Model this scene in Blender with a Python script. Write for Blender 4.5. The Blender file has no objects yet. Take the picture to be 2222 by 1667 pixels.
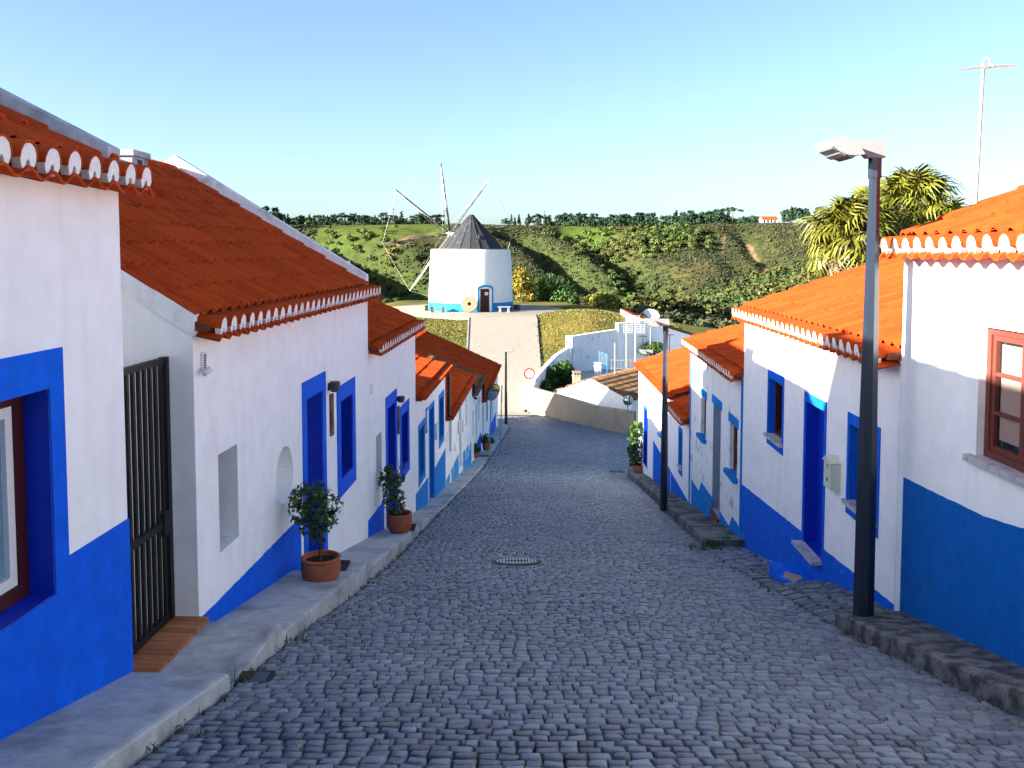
import bpy, math, random
import numpy as np
from mathutils import Vector, Matrix
random.seed(7); rng = np.random.default_rng(7)
R = math.radians
SC = bpy.context.scene
COL = SC.collection

# ------------------------------------------------------------------ camera
F = 1900.0; CX = 1111.0; HOR = 545.0; PITCH = R(3.6)
CY = HOR + F*math.tan(PITCH)
cam = bpy.data.cameras.new('camera'); camo = bpy.data.objects.new('camera', cam); COL.objects.link(camo)
cam.sensor_width = 36; cam.lens = F/2222*36; cam.shift_y = -(833.5-CY)/2222
cam.clip_start = .05; cam.clip_end = 20000
camo.location = (0, 0, 0); camo.rotation_euler = (R(90)-PITCH, 0, 0)
SC.camera = camo
def ray(px, py):
    u = (px-CX)/F; v = (CY-py)/F
    c, s = math.cos(PITCH), math.sin(PITCH)
    return Vector((u, c+v*s, -s+v*c))
def at(px, py, Y):                      # a pixel taken at forward distance Y
    d = ray(px, py); return d*(Y/d.y)
# ------------------------------------------------------------------ light
SUN_EL = R(17); SUN_AZ = R(22.3)        # from the left, 22 degrees behind the camera
sdir = Vector((-math.cos(SUN_AZ)*math.cos(SUN_EL), -math.sin(SUN_AZ)*math.cos(SUN_EL), math.sin(SUN_EL)))
w = bpy.data.worlds.new('World'); SC.world = w; w.use_nodes = True
nt = w.node_tree; bg = nt.nodes['Background']
sky = nt.nodes.new('ShaderNodeTexSky'); sky.sky_type = 'NISHITA'; sky.sun_disc = False
sky.sun_elevation = SUN_EL
sky.sun_rotation = math.atan2(sdir.x, sdir.y)
sky.altitude = 100; sky.air_density = .75; sky.dust_density = 1.7; sky.ozone_density = 2.4
nt.links.new(sky.outputs[0], bg.inputs[0]); bg.inputs[1].default_value = .065
sl = bpy.data.lights.new('sun', 'SUN'); sl.energy = 5.0; sl.angle = R(.5); sl.color = (1, .955, .86)
so = bpy.data.objects.new('sun', sl); COL.objects.link(so); so.rotation_euler = sdir.to_track_quat('Z', 'Y').to_euler()
so.location = sdir*100
SC.view_settings.view_transform = 'Standard'; SC.view_settings.look = 'None'
SC.view_settings.exposure = 2.45; SC.view_settings.gamma = 1
SC.render.engine = 'CYCLES'
cy = SC.cycles; cy.use_denoising = True; cy.max_bounces = 6; cy.diffuse_bounces = 4; cy.glossy_bounces = 2
cy.transmission_bounces = 2; cy.transparent_max_bounces = 8; cy.caustics_reflective = False; cy.caustics_refractive = False
cy.use_adaptive_sampling = True; cy.adaptive_threshold = .02

# ------------------------------------------------------------------ materials
def mat(name, col, rough=.85, var=.12, scale=3.0, bump=.15, bscale=40, col2=None, mix=.5, spec=.3, rnd=0, metal=0, stain=None, tint=0, edge=(.42, .62), streak=None):
    m = bpy.data.materials.new(name); m.use_nodes = True
    n = m.node_tree.nodes; l = m.node_tree.links; b = n['Principled BSDF']
    b.inputs['Roughness'].default_value = rough; b.inputs['Specular IOR Level'].default_value = spec; b.inputs['Metallic'].default_value = metal
    g = n.new('ShaderNodeNewGeometry')
    def noise(sc, det=4):
        t = n.new('ShaderNodeTexNoise'); t.inputs['Scale'].default_value = sc; t.inputs['Detail'].default_value = det
        l.new(g.outputs['Position'], t.inputs['Vector']); return t
    def ramp(src, a, b_, c0, c1):
        r = n.new('ShaderNodeValToRGB'); l.new(src, r.inputs[0])
        r.color_ramp.elements[0].position = a; r.color_ramp.elements[1].position = b_
        r.color_ramp.elements[0].color = (*c0, 1); r.color_ramp.elements[1].color = (*c1, 1); return r
    def mul(c, f):
        x = n.new('ShaderNodeMix'); x.data_type = 'RGBA'; x.blend_type = 'MULTIPLY'; x.inputs[0].default_value = 1
        l.new(c, x.inputs[6]); l.new(f, x.inputs[7]); return x.outputs[2]
    t = noise(scale)
    if col2: c = ramp(t.outputs[0], edge[0], edge[1], col, col2).outputs[0]
    else:
        r = n.new('ShaderNodeRGB'); r.outputs[0].default_value = (*col, 1); c = r.outputs[0]
    t2 = noise(scale*5.3, 6)
    c = mul(c, ramp(t2.outputs[0], .3, .7, (1-var,)*3, (1+var,)*3).outputs[0])
    if stain:
        t3 = noise(stain[0], 8); c_ = ramp(t3.outputs[0], stain[1], stain[2], (1, 1, 1), stain[3]); c = mul(c, c_.outputs[0])
    if streak:
        mp = n.new('ShaderNodeMapping'); mp.inputs['Scale'].default_value = (4.5, 4.5, .30); l.new(g.outputs['Position'], mp.inputs['Vector'])
        t5 = n.new('ShaderNodeTexNoise'); t5.inputs['Scale'].default_value = 1.6; t5.inputs['Detail'].default_value = 7; t5.inputs['Roughness'].default_value = .65; l.new(mp.outputs[0], t5.inputs['Vector'])
        c = mul(c, ramp(t5.outputs[0], .50, .78, (1, 1, 1), streak).outputs[0])
    if rnd:
        oi = n.new('ShaderNodeObjectInfo'); c = mul(c, ramp(oi.outputs['Random'], 0, 1, (1-rnd, 1-rnd*1.15, 1-rnd*1.2), (1+rnd*.6,)*3).outputs[0])
    if tint:
        a = n.new('ShaderNodeAttribute'); a.attribute_name = 'tint'; c = mul(c, ramp(a.outputs['Fac'], 0, 1, (1-tint,)*3, (1+tint,)*3).outputs[0])
    l.new(c, b.inputs['Base Color'])
    if bump:
        t4 = noise(bscale, 5); bp = n.new('ShaderNodeBump'); bp.inputs['Strength'].default_value = bump; bp.inputs['Distance'].default_value = .02
        l.new(t4.outputs[0], bp.inputs['Height']); l.new(bp.outputs[0], b.inputs['Normal'])
    return m
M = {}
M['white'] = mat('white_plaster', (.89, .89, .885), .9, .04, .9, .4, 9, stain=(1.3, .58, .78, (.92, .91, .89)), streak=(.93, .925, .91))
M['white2'] = mat('white_limewash_worn', (.84, .84, .83), .9, .05, 1.2, .35, 20, stain=(2.6, .60, .70, (.60, .58, .55)), streak=(.80, .79, .76))
M['cream'] = mat('cream_plaster', (.36, .30, .22), .9, .08, 1.2, .3, 20, stain=(1.8, .5, .75, (.75, .72, .68)))
M['grey_plaster'] = mat('weathered_parapet', (.42, .45, .48), .9, .18, 2.0, .3, 25, stain=(4, .5, .7, (.55, .55, .55)))
M['blue'] = mat('cobalt_blue_paint', (.002, .105, .70), .8, .10, 1.4, .3, 12, spec=.12, stain=(1.2, .45, .8, (1.0, 1.18, 1.04)), streak=(.86, .86, .9))
M['bluedark'] = mat('navy_blue_paint', (.002, .115, .44), .8, .10, 1.2, .3, 12, spec=.12, streak=(.86, .88, .9), stain=(3, .66, .74, (1.6, 1.35, 1.2)))
M['blue2'] = mat('cobalt_blue_chipped', (.003, .12, .66), .8, .10, 1.4, .3, 12, spec=.12, stain=(5.5, .70, .735, (14, 3.4, 1.25)), streak=(.84, .86, .9))
M['lblue'] = mat('sky_blue_paint', (.005, .20, .60), .8, .10, 1.4, .3, 12, spec=.12, streak=(.86, .88, .9))
M['lblue_worn'] = mat('sky_blue_peeling', (.015, .26, .60), .8, .08, 1.5, .3, 18, col2=(.76, .77, .78), edge=(.52, .56))
M['mblue'] = mat('mill_blue_paint', (.008, .25, .58), .78, .06, 1.4, .2, 18)
M['doorblue'] = mat('deep_blue_gloss', (.002, .030, .45), .5, .06, 2, .08, 20)
M['tile'] = mat('terracotta_roof_tile', (.47, .062, .009), .9, .12, 6, .3, 60, rnd=.18, tint=.2, spec=.12, stain=(1.4, .60, .76, (.74, .76, .80)))
M['tile_under'] = mat('dark_terracotta_deck', (.16, .045, .02), .9, .2, 6, .3, 60)  # darker terracotta for the roof deck below the tiles
M['tile_old'] = mat('mossy_old_tile', (.20, .10, .05), .95, .3, 5, .5, 40, col2=(.10, .07, .035), tint=.35)
M['plug'] = mat('white_mortar', (.80, .79, .77), .9, .06, 9, .3, 60)
M['concrete'] = mat('pavement_concrete', (.40, .42, .43), .9, .16, 1.8, .3, 60, stain=(2.2, .50, .66, (.62, .60, .58)))
M['concrete_old'] = mat('mossy_pavement', (.17, .18, .165), .95, .25, 2.2, .5, 45, col2=(.055, .055, .05), edge=(.42, .60))
M['concrete_black'] = mat('blackened_pavement', (.17, .17, .165), .95, .35, 8, .5, 60, col2=(.05, .05, .05), edge=(.38, .62))
M['kerb'] = mat('stained_kerb', (.26, .26, .235), .95, .2, 3, .5, 45, stain=(4, .45, .62, (.4, .4, .38)))
M['cobble'] = mat('granite_cobble', (.150, .178, .222), .55, .36, 40, .6, 150, rnd=.20, tint=.30, spec=.5, stain=(.30, .42, .66, (1.35, 1.25, 1.16)))
M['joint'] = mat('sandy_joint', (.075, .066, .052), .95, .4, 12, .6, 60, col2=(.06, .065, .035))
M['path'] = mat('pale_path', (.245, .218, .178), .95, .10, 1.2, .3, 30, stain=(3, .55, .75, (.8, .78, .72)))
M['dirt'] = mat('pale_dirt', (.26, .222, .172), .95, .15, 1.0, .4, 20)
M['brick'] = mat('orange_step_brick', (.42, .155, .065), .85, .12, 8, .3, 60, rnd=.22)
M['mortar'] = mat('brick_mortar', (.13, .08, .06), .95, .1, 8, .3, 60)
M['black'] = mat('black_iron', (.008, .008, .009), .5, .1, 8, .1, 60)
M['dkred'] = mat('dark_red_frame', (.055, .006, .006), .5, .1, 8, .05, 60)
M['brownframe'] = mat('maroon_frame', (.13, .034, .022), .55, .12, 8, .1, 60)
M['wframe'] = mat('white_frame', (.75, .75, .74), .5, .03, 8, .03, 60)
M['glass'] = mat('dark_glass', (.012, .016, .022), .06, .02, 2, 0, 10, spec=.6)
M['curtain'] = mat('curtained_glass', (.16, .26, .34), .15, .12, 2.5, 0, 10, spec=.6)
M['shutter'] = mat('inner_shutter', (.30, .21, .17), .6, .05, 6, .05, 40)
M['door_grey'] = mat('grey_blue_door', (.28, .33, .40), .6, .06, 2, .05, 40)
M['marble'] = mat('veined_marble', (.46, .46, .47), .5, .18, 7, .05, 40, stain=(9, .5, .62, (.6, .6, .64)))
M['terracotta'] = mat('terracotta_pot', (.36, .105, .05), .8, .15, 7, .2, 50, stain=(6, .55, .75, (.7, .7, .72)))
M['soil'] = mat('soil', (.02, .014, .01), 1, .3, 20, .8, 60)
M['leaf'] = mat('glossy_dark_leaf', (.032, .085, .014), .45, .3, 14, 0, 10, tint=.55, spec=.4)
M['leaf_y'] = mat('mimosa_leaf', (.24, .17, .008), .7, .3, 1.2, 0, 10, tint=.5, col2=(.10, .10, .01))
M['leaf_g'] = mat('bush_leaf', (.04, .085, .012), .7, .3, .8, 0, 10, tint=.55)
M['leaf_yg'] = mat('yellow_green_leaf', (.15, .15, .012), .7, .3, .9, 0, 10, tint=.55, col2=(.07, .10, .012))
M['scrub'] = mat('hill_scrub', (.032, .040, .014), .9, .3, .05, 0, 10, tint=.40, col2=(.048, .048, .018))
M['wood_y'] = mat('hill_wood', (.066, .068, .014), .9, .3, .07, 0, 10, tint=.55, col2=(.032, .055, .012))
M['ravine'] = mat('ravine_wood', (.05, .085, .016), .9, .3, .05, 0, 10, tint=.5, col2=(.075, .08, .016))
M['pine'] = mat('pine_needle', (.022, .052, .024), .9, .25, .3, 0, 10, tint=.5, rnd=.25)
M['palm'] = mat('palm_leaf', (.125, .13, .010), .55, .3, 3, 0, 10, tint=.5, rnd=.3, spec=.4)
M['palm_dry'] = mat('palm_dry_leaf', (.15, .11, .05), .8, .3, 3, 0, 10, tint=.5)
M['bark'] = mat('bark', (.08, .055, .035), .95, .3, 12, .6, 40)
M['grass'] = mat('dry_grass', (.155, .125, .028), .9, .3, .8, 0, 10, tint=.35, col2=(.11, .13, .03))
M['weed'] = mat('green_weed', (.05, .10, .015), .8, .3, 8, 0, 10, tint=.5)
M['pole'] = mat('dark_painted_pole', (.010, .016, .030), .3, .1, 8, .03, 60, spec=.7)
M['alu'] = mat('lamp_aluminium', (.25, .25, .25), .45, .05, 8, .03, 60)
M['galv'] = mat('galvanised_steel', (.35, .36, .37), .4, .1, 8, .03, 60, metal=.6)
M['rust'] = mat('rusty_mast', (.42, .33, .22), .7, .25, 12, .1, 60)
M['lampdark'] = mat('lamp_lens', (.09, .10, .105), .7, .1, 8, 0, 60, spec=.1)
M['cap'] = mat('tarred_cap', (.030, .032, .036), .9, .4, 1.2, .5, 12, stain=(1.1, .58, .68, (2.4, 2.3, 2.2)))
M['stone'] = mat('cream_millstone', (.26, .19, .115), .95, .2, 3, .5, 15)
M['mill'] = mat('mill_limewash', (.80, .80, .78), .9, .04, .6, .4, 3, stain=(1.6, .64, .74, (.75, .74, .72)))
M['oldwood'] = mat('grey_old_wood', (.30, .25, .19), .9, .3, 4, .4, 30)
M['spar'] = mat('spar_wood', (.05, .046, .045), .8, .3, 1.5, .3, 30, col2=(.30, .28, .26), edge=(.52, .68))
M['spar_w'] = mat('whitewashed_spar', (.62, .60, .56), .8, .2, 3, .3, 30)
M['rope'] = mat('sail_rope', (.55, .53, .48), .9, .1, 8, 0, 60)
M['mdoor'] = mat('mill_door_wood', (.045, .012, .012), .7, .2, 6, .2, 30)
M['signred'] = mat('sign_red', (.36, .010, .006), .4, .03, 4, 0, 20)
M['signwhite'] = mat('sign_white', (.6, .6, .6), .4, .03, 4, 0, 20)
M['signback'] = mat('sign_back_grey', (.05, .075, .10), .5, .05, 4, 0, 20)
M['ink'] = mat('dark_ink', (.02, .02, .022), .6, .05, 4, 0, 20)
M['letterbox'] = mat('pale_green_tin', (.56, .62, .50), .45, .03, 6, .02, 40)
M['iron'] = mat('cast_iron', (.42, .43, .44), .5, .15, 20, .2, 80)
M['rustiron'] = mat('dark_cast_iron', (.02, .017, .015), .6, .2, 20, .2, 80)
M['mat_fabric'] = mat('brown_doormat', (.05, .025, .02), 1, .2, 60, .5, 200)
M['plaque'] = mat('wooden_plaque', (.20, .13, .09), .8, .35, 5, .3, 30, col2=(.05, .035, .03))
M['anthracite'] = mat('anthracite_lamp', (.05, .055, .06), .5, .05, 6, .02, 60)
M['pvc'] = mat('white_plastic', (.70, .70, .69), .5, .04, 6, .02, 60)
mm = bpy.data.materials.new('convex_mirror_glass'); mm.use_nodes = True
b = mm.node_tree.nodes['Principled BSDF']; b.inputs['Metallic'].default_value = 1; b.inputs['Roughness'].default_value = .03; b.inputs['Base Color'].default_value = (.85, .87, .88, 1)
M['mirror'] = mm
# ground cover comes from a vertex colour (what grows where), broken up with noise
def ground_mat():
    m = bpy.data.materials.new('ground_cover'); m.use_nodes = True
    n = m.node_tree.nodes; l = m.node_tree.links; b = n['Principled BSDF']; b.inputs['Roughness'].default_value = .95; b.inputs['Specular IOR Level'].default_value = .1
    a = n.new('ShaderNodeAttribute'); a.attribute_name = 'cover'
    g = n.new('ShaderNodeNewGeometry'); t = n.new('ShaderNodeTexNoise'); t.inputs['Scale'].default_value = .25; t.inputs['Detail'].default_value = 9; t.inputs['Roughness'].default_value = .7
    l.new(g.outputs['Position'], t.inputs['Vector'])
    r = n.new('ShaderNodeValToRGB'); l.new(t.outputs[0], r.inputs[0]); r.color_ramp.elements[0].position = .35; r.color_ramp.elements[1].position = .68
    r.color_ramp.elements[0].color = (.5, .55, .5, 1); r.color_ramp.elements[1].color = (1.35, 1.25, 1.1, 1)
    x = n.new('ShaderNodeMix'); x.data_type = 'RGBA'; x.blend_type = 'MULTIPLY'; x.inputs[0].default_value = 1
    l.new(a.outputs['Color'], x.inputs[6]); l.new(r.outputs[0], x.inputs[7]); l.new(x.outputs[2], b.inputs['Base Color'])
    return m
M['ground'] = ground_mat()

# ------------------------------------------------------------------ mesh helpers
class MB:
    def __init__(s): s.v = []; s.f = []; s.t = []; s.tv = None
    def add(s, vs, fs, tint=.5):
        o = len(s.v); s.v += [tuple(v) for v in vs]; s.f += [tuple(i+o for i in f) for f in fs]; s.t += [tint]*len(vs)
    def quad(s, a, b, c, d): s.add([a, b, c, d], [(0, 1, 2, 3)])
    def frame(s, o, ax, ay, az, x0, x1, y0, y1, z0, z1):   # box in a frame
        P = [o+ax*x+ay*y+az*z for z in (z0, z1) for y in (y0, y1) for x in (x0, x1)]
        s.add(P, [(0, 2, 3, 1), (4, 5, 7, 6), (0, 1, 5, 4), (2, 6, 7, 3), (0, 4, 6, 2), (1, 3, 7, 5)])
    def box(s, x0, x1, y0, y1, z0, z1): s.frame(Vector((0, 0, 0)), Vector((1, 0, 0)), Vector((0, 1, 0)), Vector((0, 0, 1)), x0, x1, y0, y1, z0, z1)
    def tube(s, pts, rad, n=8, cap=True):
        pts = [Vector(p) for p in pts]
        if not hasattr(rad, '__len__'): rad = [rad]*len(pts)
        rings = []; up0 = None
        for i, p in enumerate(pts):
            d = (pts[min(i+1, len(pts)-1)]-pts[max(i-1, 0)]).normalized()
            if up0 is None: up0 = Vector((0, 0, 1)) if abs(d.z) < .9 else Vector((1, 0, 0))
            a = d.cross(up0).normalized(); b_ = a.cross(d)
            rings.append([p+(a*math.cos(2*math.pi*k/n)+b_*math.sin(2*math.pi*k/n))*rad[i] for k in range(n)])
        vs = [v for r in rings for v in r]; fs = []
        for i in range(len(pts)-1):
            for k in range(n): fs.append((i*n+k, i*n+(k+1) % n, (i+1)*n+(k+1) % n, (i+1)*n+k))
        if cap: fs += [tuple(range(n)), tuple(reversed(range((len(pts)-1)*n, len(pts)*n)))]
        s.add(vs, fs)
    def lathe(s, prof, n=24, c=(0, 0, 0)):
        vs = [(c[0]+r*math.cos(2*math.pi*k/n), c[1]+r*math.sin(2*math.pi*k/n), c[2]+z) for r, z in prof for k in range(n)]
        fs = [(i*n+k, i*n+(k+1) % n, (i+1)*n+(k+1) % n, (i+1)*n+k) for i in range(len(prof)-1) for k in range(n)]
        s.add(vs, fs)
    def prism(s, poly, ext):              # polygon (list of Vectors) extruded by a Vector
        n = len(poly); a = [Vector(p) for p in poly]; b_ = [p+ext for p in a]
        s.add(a+b_, [tuple(range(n)), tuple(reversed(range(n, 2*n)))]+[(i, (i+1) % n, n+(i+1) % n, n+i) for i in range(n)])
    def mesh(s, name, m, smooth=False, recalc=True):
        me = bpy.data.meshes.new(name); me.from_pydata(s.v, [], s.f)
        at_ = me.attributes.new('tint', 'FLOAT', 'POINT'); at_.data.foreach_set('value', s.t)
        if m is not None: me.materials.append(M[m] if isinstance(m, str) else m)
        if recalc:
            import bmesh
            bm = bmesh.new(); bm.from_mesh(me); bmesh.ops.recalc_face_normals(bm, faces=bm.faces); bm.to_mesh(me); bm.free()
        if smooth:
            me.polygons.foreach_set('use_smooth', [True]*len(me.polygons))
            me.set_sharp_from_angle(angle=R(40))
        me.update(); return me
    def build(s, name, m, parent=None, smooth=False, recalc=True): return link(name, s.mesh(name, m, smooth, recalc), parent)
WORLD = {}
def link(name, data, parent=None, mw=None):
    o = bpy.data.objects.new(name, data); COL.objects.link(o)
    mw = Matrix.Identity(4) if mw is None else mw
    WORLD[o.name] = mw
    if parent is not None:
        o.parent = parent; o.matrix_basis = WORLD[parent.name].inverted() @ mw
    else: o.matrix_basis = mw
    return o
def thing(name, label, cat, loc, group=None):
    o = link(name, None, None, Matrix.Translation(Vector(loc))); o.empty_display_size = .2
    return tag(o, label, cat, group)
def tag(o, label, cat, group=None):
    o['label'] = label; o['category'] = cat
    if group: o['group'] = group
    return o
def struct(o): o['kind'] = 'structure'; return o
def stuff(o, label=None, cat=None):
    o['kind'] = 'stuff'
    if label: o['label'] = label
    if cat: o['category'] = cat
    return o
def fast_mesh(name, V, Fq, m, tint=None, smooth=False):      # numpy arrays, constant face size
    me = bpy.data.meshes.new(name); V = np.asarray(V, dtype=np.float32); Fq = np.asarray(Fq, dtype=np.int32); k = Fq.shape[1]
    me.vertices.add(len(V)); me.vertices.foreach_set('co', V.ravel())
    me.loops.add(Fq.size); me.loops.foreach_set('vertex_index', Fq.ravel())
    me.polygons.add(len(Fq)); me.polygons.foreach_set('loop_start', np.arange(0, Fq.size, k, dtype=np.int32))
    me.polygons.foreach_set('loop_total', np.full(len(Fq), k, dtype=np.int32))
    if smooth: me.polygons.foreach_set('use_smooth', np.ones(len(Fq), dtype=bool))
    at_ = me.attributes.new('tint', 'FLOAT', 'POINT'); at_.data.foreach_set('value', np.full(len(V), .5, dtype=np.float32) if tint is None else np.asarray(tint, dtype=np.float32))
    me.materials.append(M[m]); me.update(calc_edges=True); return me

# ------------------------------------------------------------------ street profile
_sy = np.array([-30, -6, 0, 3, 5, 5.87, 7, 9.3, 12, 13.84, 18.4, 20.6, 29.8, 33.6, 44.8, 49.6, 53, 60])
_sd = np.array([-3, .2, 1.6, 2.35, 2.85, 3.06, 3.27, 3.76, 4.40, 4.77, 5.66, 6.04, 7.58, 8.08, 9.52, 10.0, 10.15, 10.15])
_fy = np.arange(-30, 60, .1); _fd = np.interp(_fy, _sy, _sd); _fd = np.convolve(np.pad(_fd, 12, 'edge'), np.ones(25)/25, 'valid')
def sstep(a, b_, x): t = np.clip((x-a)/(b_-a), 0, 1); return t*t*(3-2*t)
def S(y): return np.interp(y, _fy, _fd)
def XL(y): return np.interp(y, [-10, 13.67, 18.53, 48.9, 53, 60], [-3.368, -2.26, -2.06, -.8, -2.6, -2.9])     # left house fronts
def XKL(y): return XL(y)+np.interp(y, [0, 5.9, 7, 9.2, 12, 16, 19, 30, 49, 50.5], [.74, .68, .68, .72, .62, .5, .45, .5, .6, .1])
def XKR(y): return np.interp(y, [0, 4, 5.6, 8.06, 14.2, 20, 28.5, 30.2, 36, 48.3, 55, 60], [3.5, 3.35, 3.27, 3.05, 3.2, 3.55, 3.85, 4.04, 6.0, 6.95, 1.0, .95])
def SZ(x, y): return -S(y)-.018*x*np.clip((40-y)/10, 0, 1)-.07*np.clip(x-1.5, 0, 9)*sstep(34, 44, y)       # street surface height

# ------------------------------------------------------------------ terrain
MILL = (-3.85, 82.0)
def PATHZ(y): return np.interp(y, [50, 54.3, 73.5, 74.5, 100], [-10.02, -10.16, -5.55, -5.45, -5.45])
_ph = rng.uniform(0, 6.28, 16); _dr = rng.uniform(0, 6.28, 16)
def undul(x, y):
    h = 0
    for i, (wl, am) in enumerate([(210, 4), (150, 3), (110, 2.4), (75, 1.6), (52, 1.1), (34, .7), (22, .45), (14, .3)]):
        h = h+am*np.sin((x*np.cos(_dr[i])+y*np.sin(_dr[i]))*6.283/wl+_ph[i])
    return h
def hill_base(x, y):
    r = np.hypot(x, y)
    return -36+48.5*sstep(225, 440, r)+np.clip(r-440, 0, 6000)*.0012
def px_to_hill(px, py):
    d = ray(px, py); k = 1/math.hypot(d.x, d.y); d = d*k
    for r in np.arange(230, 640, 1.0):
        if d.z*r < float(hill_base(d.x*r, d.y*r)): return (d.x*r, d.y*r)
    return (d.x*560, d.y*560)
GUL = [([(600, 497), (665, 510), (709, 527), (748, 546), (798, 573), (848, 600), (898, 626), (935, 650)], 15, 9),
       ([(1120, 506), (1165, 522), (1230, 558), (1300, 592), (1370, 630), (1420, 662)], 11, 8),
       ([(1240, 498), (1290, 512), (1340, 538), (1378, 568), (1392, 610), (1420, 662)], 10, 10),
       ([(1615, 500), (1640, 520), (1668, 555), (1690, 590), (1700, 610)], 6, 6),
       ([(1560, 505), (1590, 545), (1610, 590), (1560, 640)], 3, 7),
       ([(674, 498), (720, 506), (773, 522), (823, 545), (870, 575), (905, 610)], 3, 7)]
GULW = [([px_to_hill(*p) for p in g], dep, wd) for g, dep, wd in GUL]
def seg_dist(x, y, pts):
    best = np.full(np.shape(x), 1e9)
    for (x0, y0), (x1, y1) in zip(pts[:-1], pts[1:]):
        dx, dy = x1-x0, y1-y0; t = np.clip(((x-x0)*dx+(y-y0)*dy)/(dx*dx+dy*dy+1e-9), 0, 1)
        best = np.minimum(best, np.hypot(x-x0-t*dx, y-y0-t*dy))
    return best
def H(x, y):
    x = np.asarray(x, float); y = np.asarray(y, float); r = np.hypot(x, y)
    far = hill_base(x, y)+undul(x, y)*.62*sstep(150, 300, r)*(1-.85*sstep(370, 430, r))
    for pts, dep, wd in GULW: far = far-dep*np.exp(-(seg_dist(x, y, pts)/wd)**2)
    # street, ramp and knoll
    prof = np.where(y < 52, -S(y)-.25, PATHZ(y)-.12)
    prof = prof-.33*np.clip(y-99, 0, 200)*sstep(99, 110, y)
    lat = .16*np.clip(-x-13, 0, 60)*sstep(50, 60, y)+.10*np.clip(x-6.5, 0, 60)*sstep(55, 66, y)+.05*np.clip(np.abs(x)-12, 0, 60)
    bulge = .55*np.exp(-((x-7)/3.6)**2)*sstep(57, 66, y)*(1-sstep(74, 84, y))
    near = prof-lat+bulge
    wx = np.interp(y, [53, 55, 56, 58.2, 61.5, 64.3, 66], [1.0, 1.1, 1.4, 2.1, 3.05, 4.15, 4.6])
    yard = sstep(-.05, .25, x-wx)*sstep(54.5, 55.5, y+.8*(x-1))*(1-sstep(64.62, 65.0, y-.5*(x-4.45)))
    near = near*(1-yard)+np.minimum(near, -10.4)*yard
    lane = sstep(30, 34, y)*sstep(1.2, 2.2, x)*(1-sstep(54.5, 55.5, y+.8*(x-1)))
    near = near-.07*np.clip(x-1.5, 0, 9)*lane-.25*lane
    zsh = np.clip(-15.0+.27*(x-24), -32, 9)+undul(x*3, y*3)*.25
    out = near+(far-near)*sstep(98, 215, r)
    wsh = np.exp(-((y-150-.3*x)/42)**2)*sstep(2, 26, x)
    out = out+np.maximum(zsh-out, 0)*np.clip(wsh*1.3, 0, 1)
    wm = np.exp(-(((x+17)/13)**2+((y-122)/14)**2)); out = out+np.maximum(-7.6-out, 0)*np.clip(wm*1.2, 0, 1)
    return out
az = np.concatenate([np.linspace(-85, -38, 40)[:-1], np.linspace(-38, 38, 381), np.linspace(38, 85, 40)[1:]])
rr = np.concatenate([np.arange(6, 40, 1.2), np.arange(40, 108, .42), np.arange(108, 110, 1.2), np.arange(110, 260, 3.0), np.arange(260, 500, 2.0), np.geomspace(500, 9000, 50)])
AZ, RR = np.meshgrid(np.radians(az), rr)
GX = RR*np.sin(AZ); GY = RR*np.cos(AZ)-12; GZ = H(GX, GY)
nr, na = GX.shape
idx = np.arange(nr*na).reshape(nr, na)
quads = np.stack([idx[:-1, :-1], idx[:-1, 1:], idx[1:, 1:], idx[1:, :-1]], -1).reshape(-1, 4)[:, ::-1]
gme = fast_mesh('ground', np.stack([GX, GY, GZ], -1).reshape(-1, 3), quads, 'ground', smooth=True)
def cover(x, y):
    r = np.hypot(x, y); px = CX+F*x/np.maximum(y, 1)
    c = np.zeros(np.shape(x)+(3,)); c[:] = (.040, .045, .016)
    n1 = undul(x*2.3+40, y*2.3); patch = sstep(1.5, 4.5, n1)[..., None]
    c = c*(1-patch*.28)+np.array([.15, .115, .05])*patch*.28
    knoll = (1-sstep(96, 125, r))[..., None]; c = c*(1-knoll)+np.array([.14, .115, .03])*knoll
    n2 = sstep(0, 3, undul(x*9, y*9))[..., None]*knoll; c = c*(1-n2*.45)+np.array([.09, .11, .025])*n2*.45
    fld = (sstep(372, 392, r)*sstep(655, 720, px)*(1-sstep(960, 985, px)))[..., None]; c = c*(1-fld)+np.array([.075, .105, .015])*fld
    fl2 = (sstep(395, 410, r)*sstep(1200, 1230, px)*(1-sstep(1320, 1380, px)))[..., None]; c = c*(1-fl2)+np.array([.062, .095, .015])*fl2
    pl = sstep(450, 470, r)[..., None]*(1-fld); c = c*(1-pl*.6)+np.array([.10, .11, .04])*pl*.6
    for g in GULW[:3]+GULW[5:]:
        k = np.exp(-(seg_dist(x, y, g[0])/9)**2)[..., None]; c = c*(1-k*.7)+np.array([.04, .065, .015])*k*.7
    for pts, wd in (([px_to_hill(*p) for p in ((1622, 503), (1640, 522), (1655, 548), (1670, 575))], .9), ([px_to_hill(*p) for p in ((1575, 500), (1566, 515), (1562, 532))], .7),
                    ([px_to_hill(*p) for p in ((845, 545), (890, 530), (940, 518))], 1.2)):
        k = np.exp(-(seg_dist(x, y, pts)/wd)**2)[..., None]; c = c*(1-k)+np.array([.24, .15, .085])*k
    sand = np.exp(-(((x+17)/10)**2+((y-121)/10)**2))[..., None]; sand = np.clip(sand*1.6, 0, 1); c = c*(1-sand)+np.array([.34, .22, .12])*sand
    return c
ca = gme.attributes.new('cover', 'FLOAT_COLOR', 'POINT')
cc = np.ones((nr*na, 4), dtype=np.float32); cc[:, :3] = cover(GX, GY).reshape(-1, 3); ca.data.foreach_set('color', cc.ravel())
ground = struct(link('ground', gme))

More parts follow.
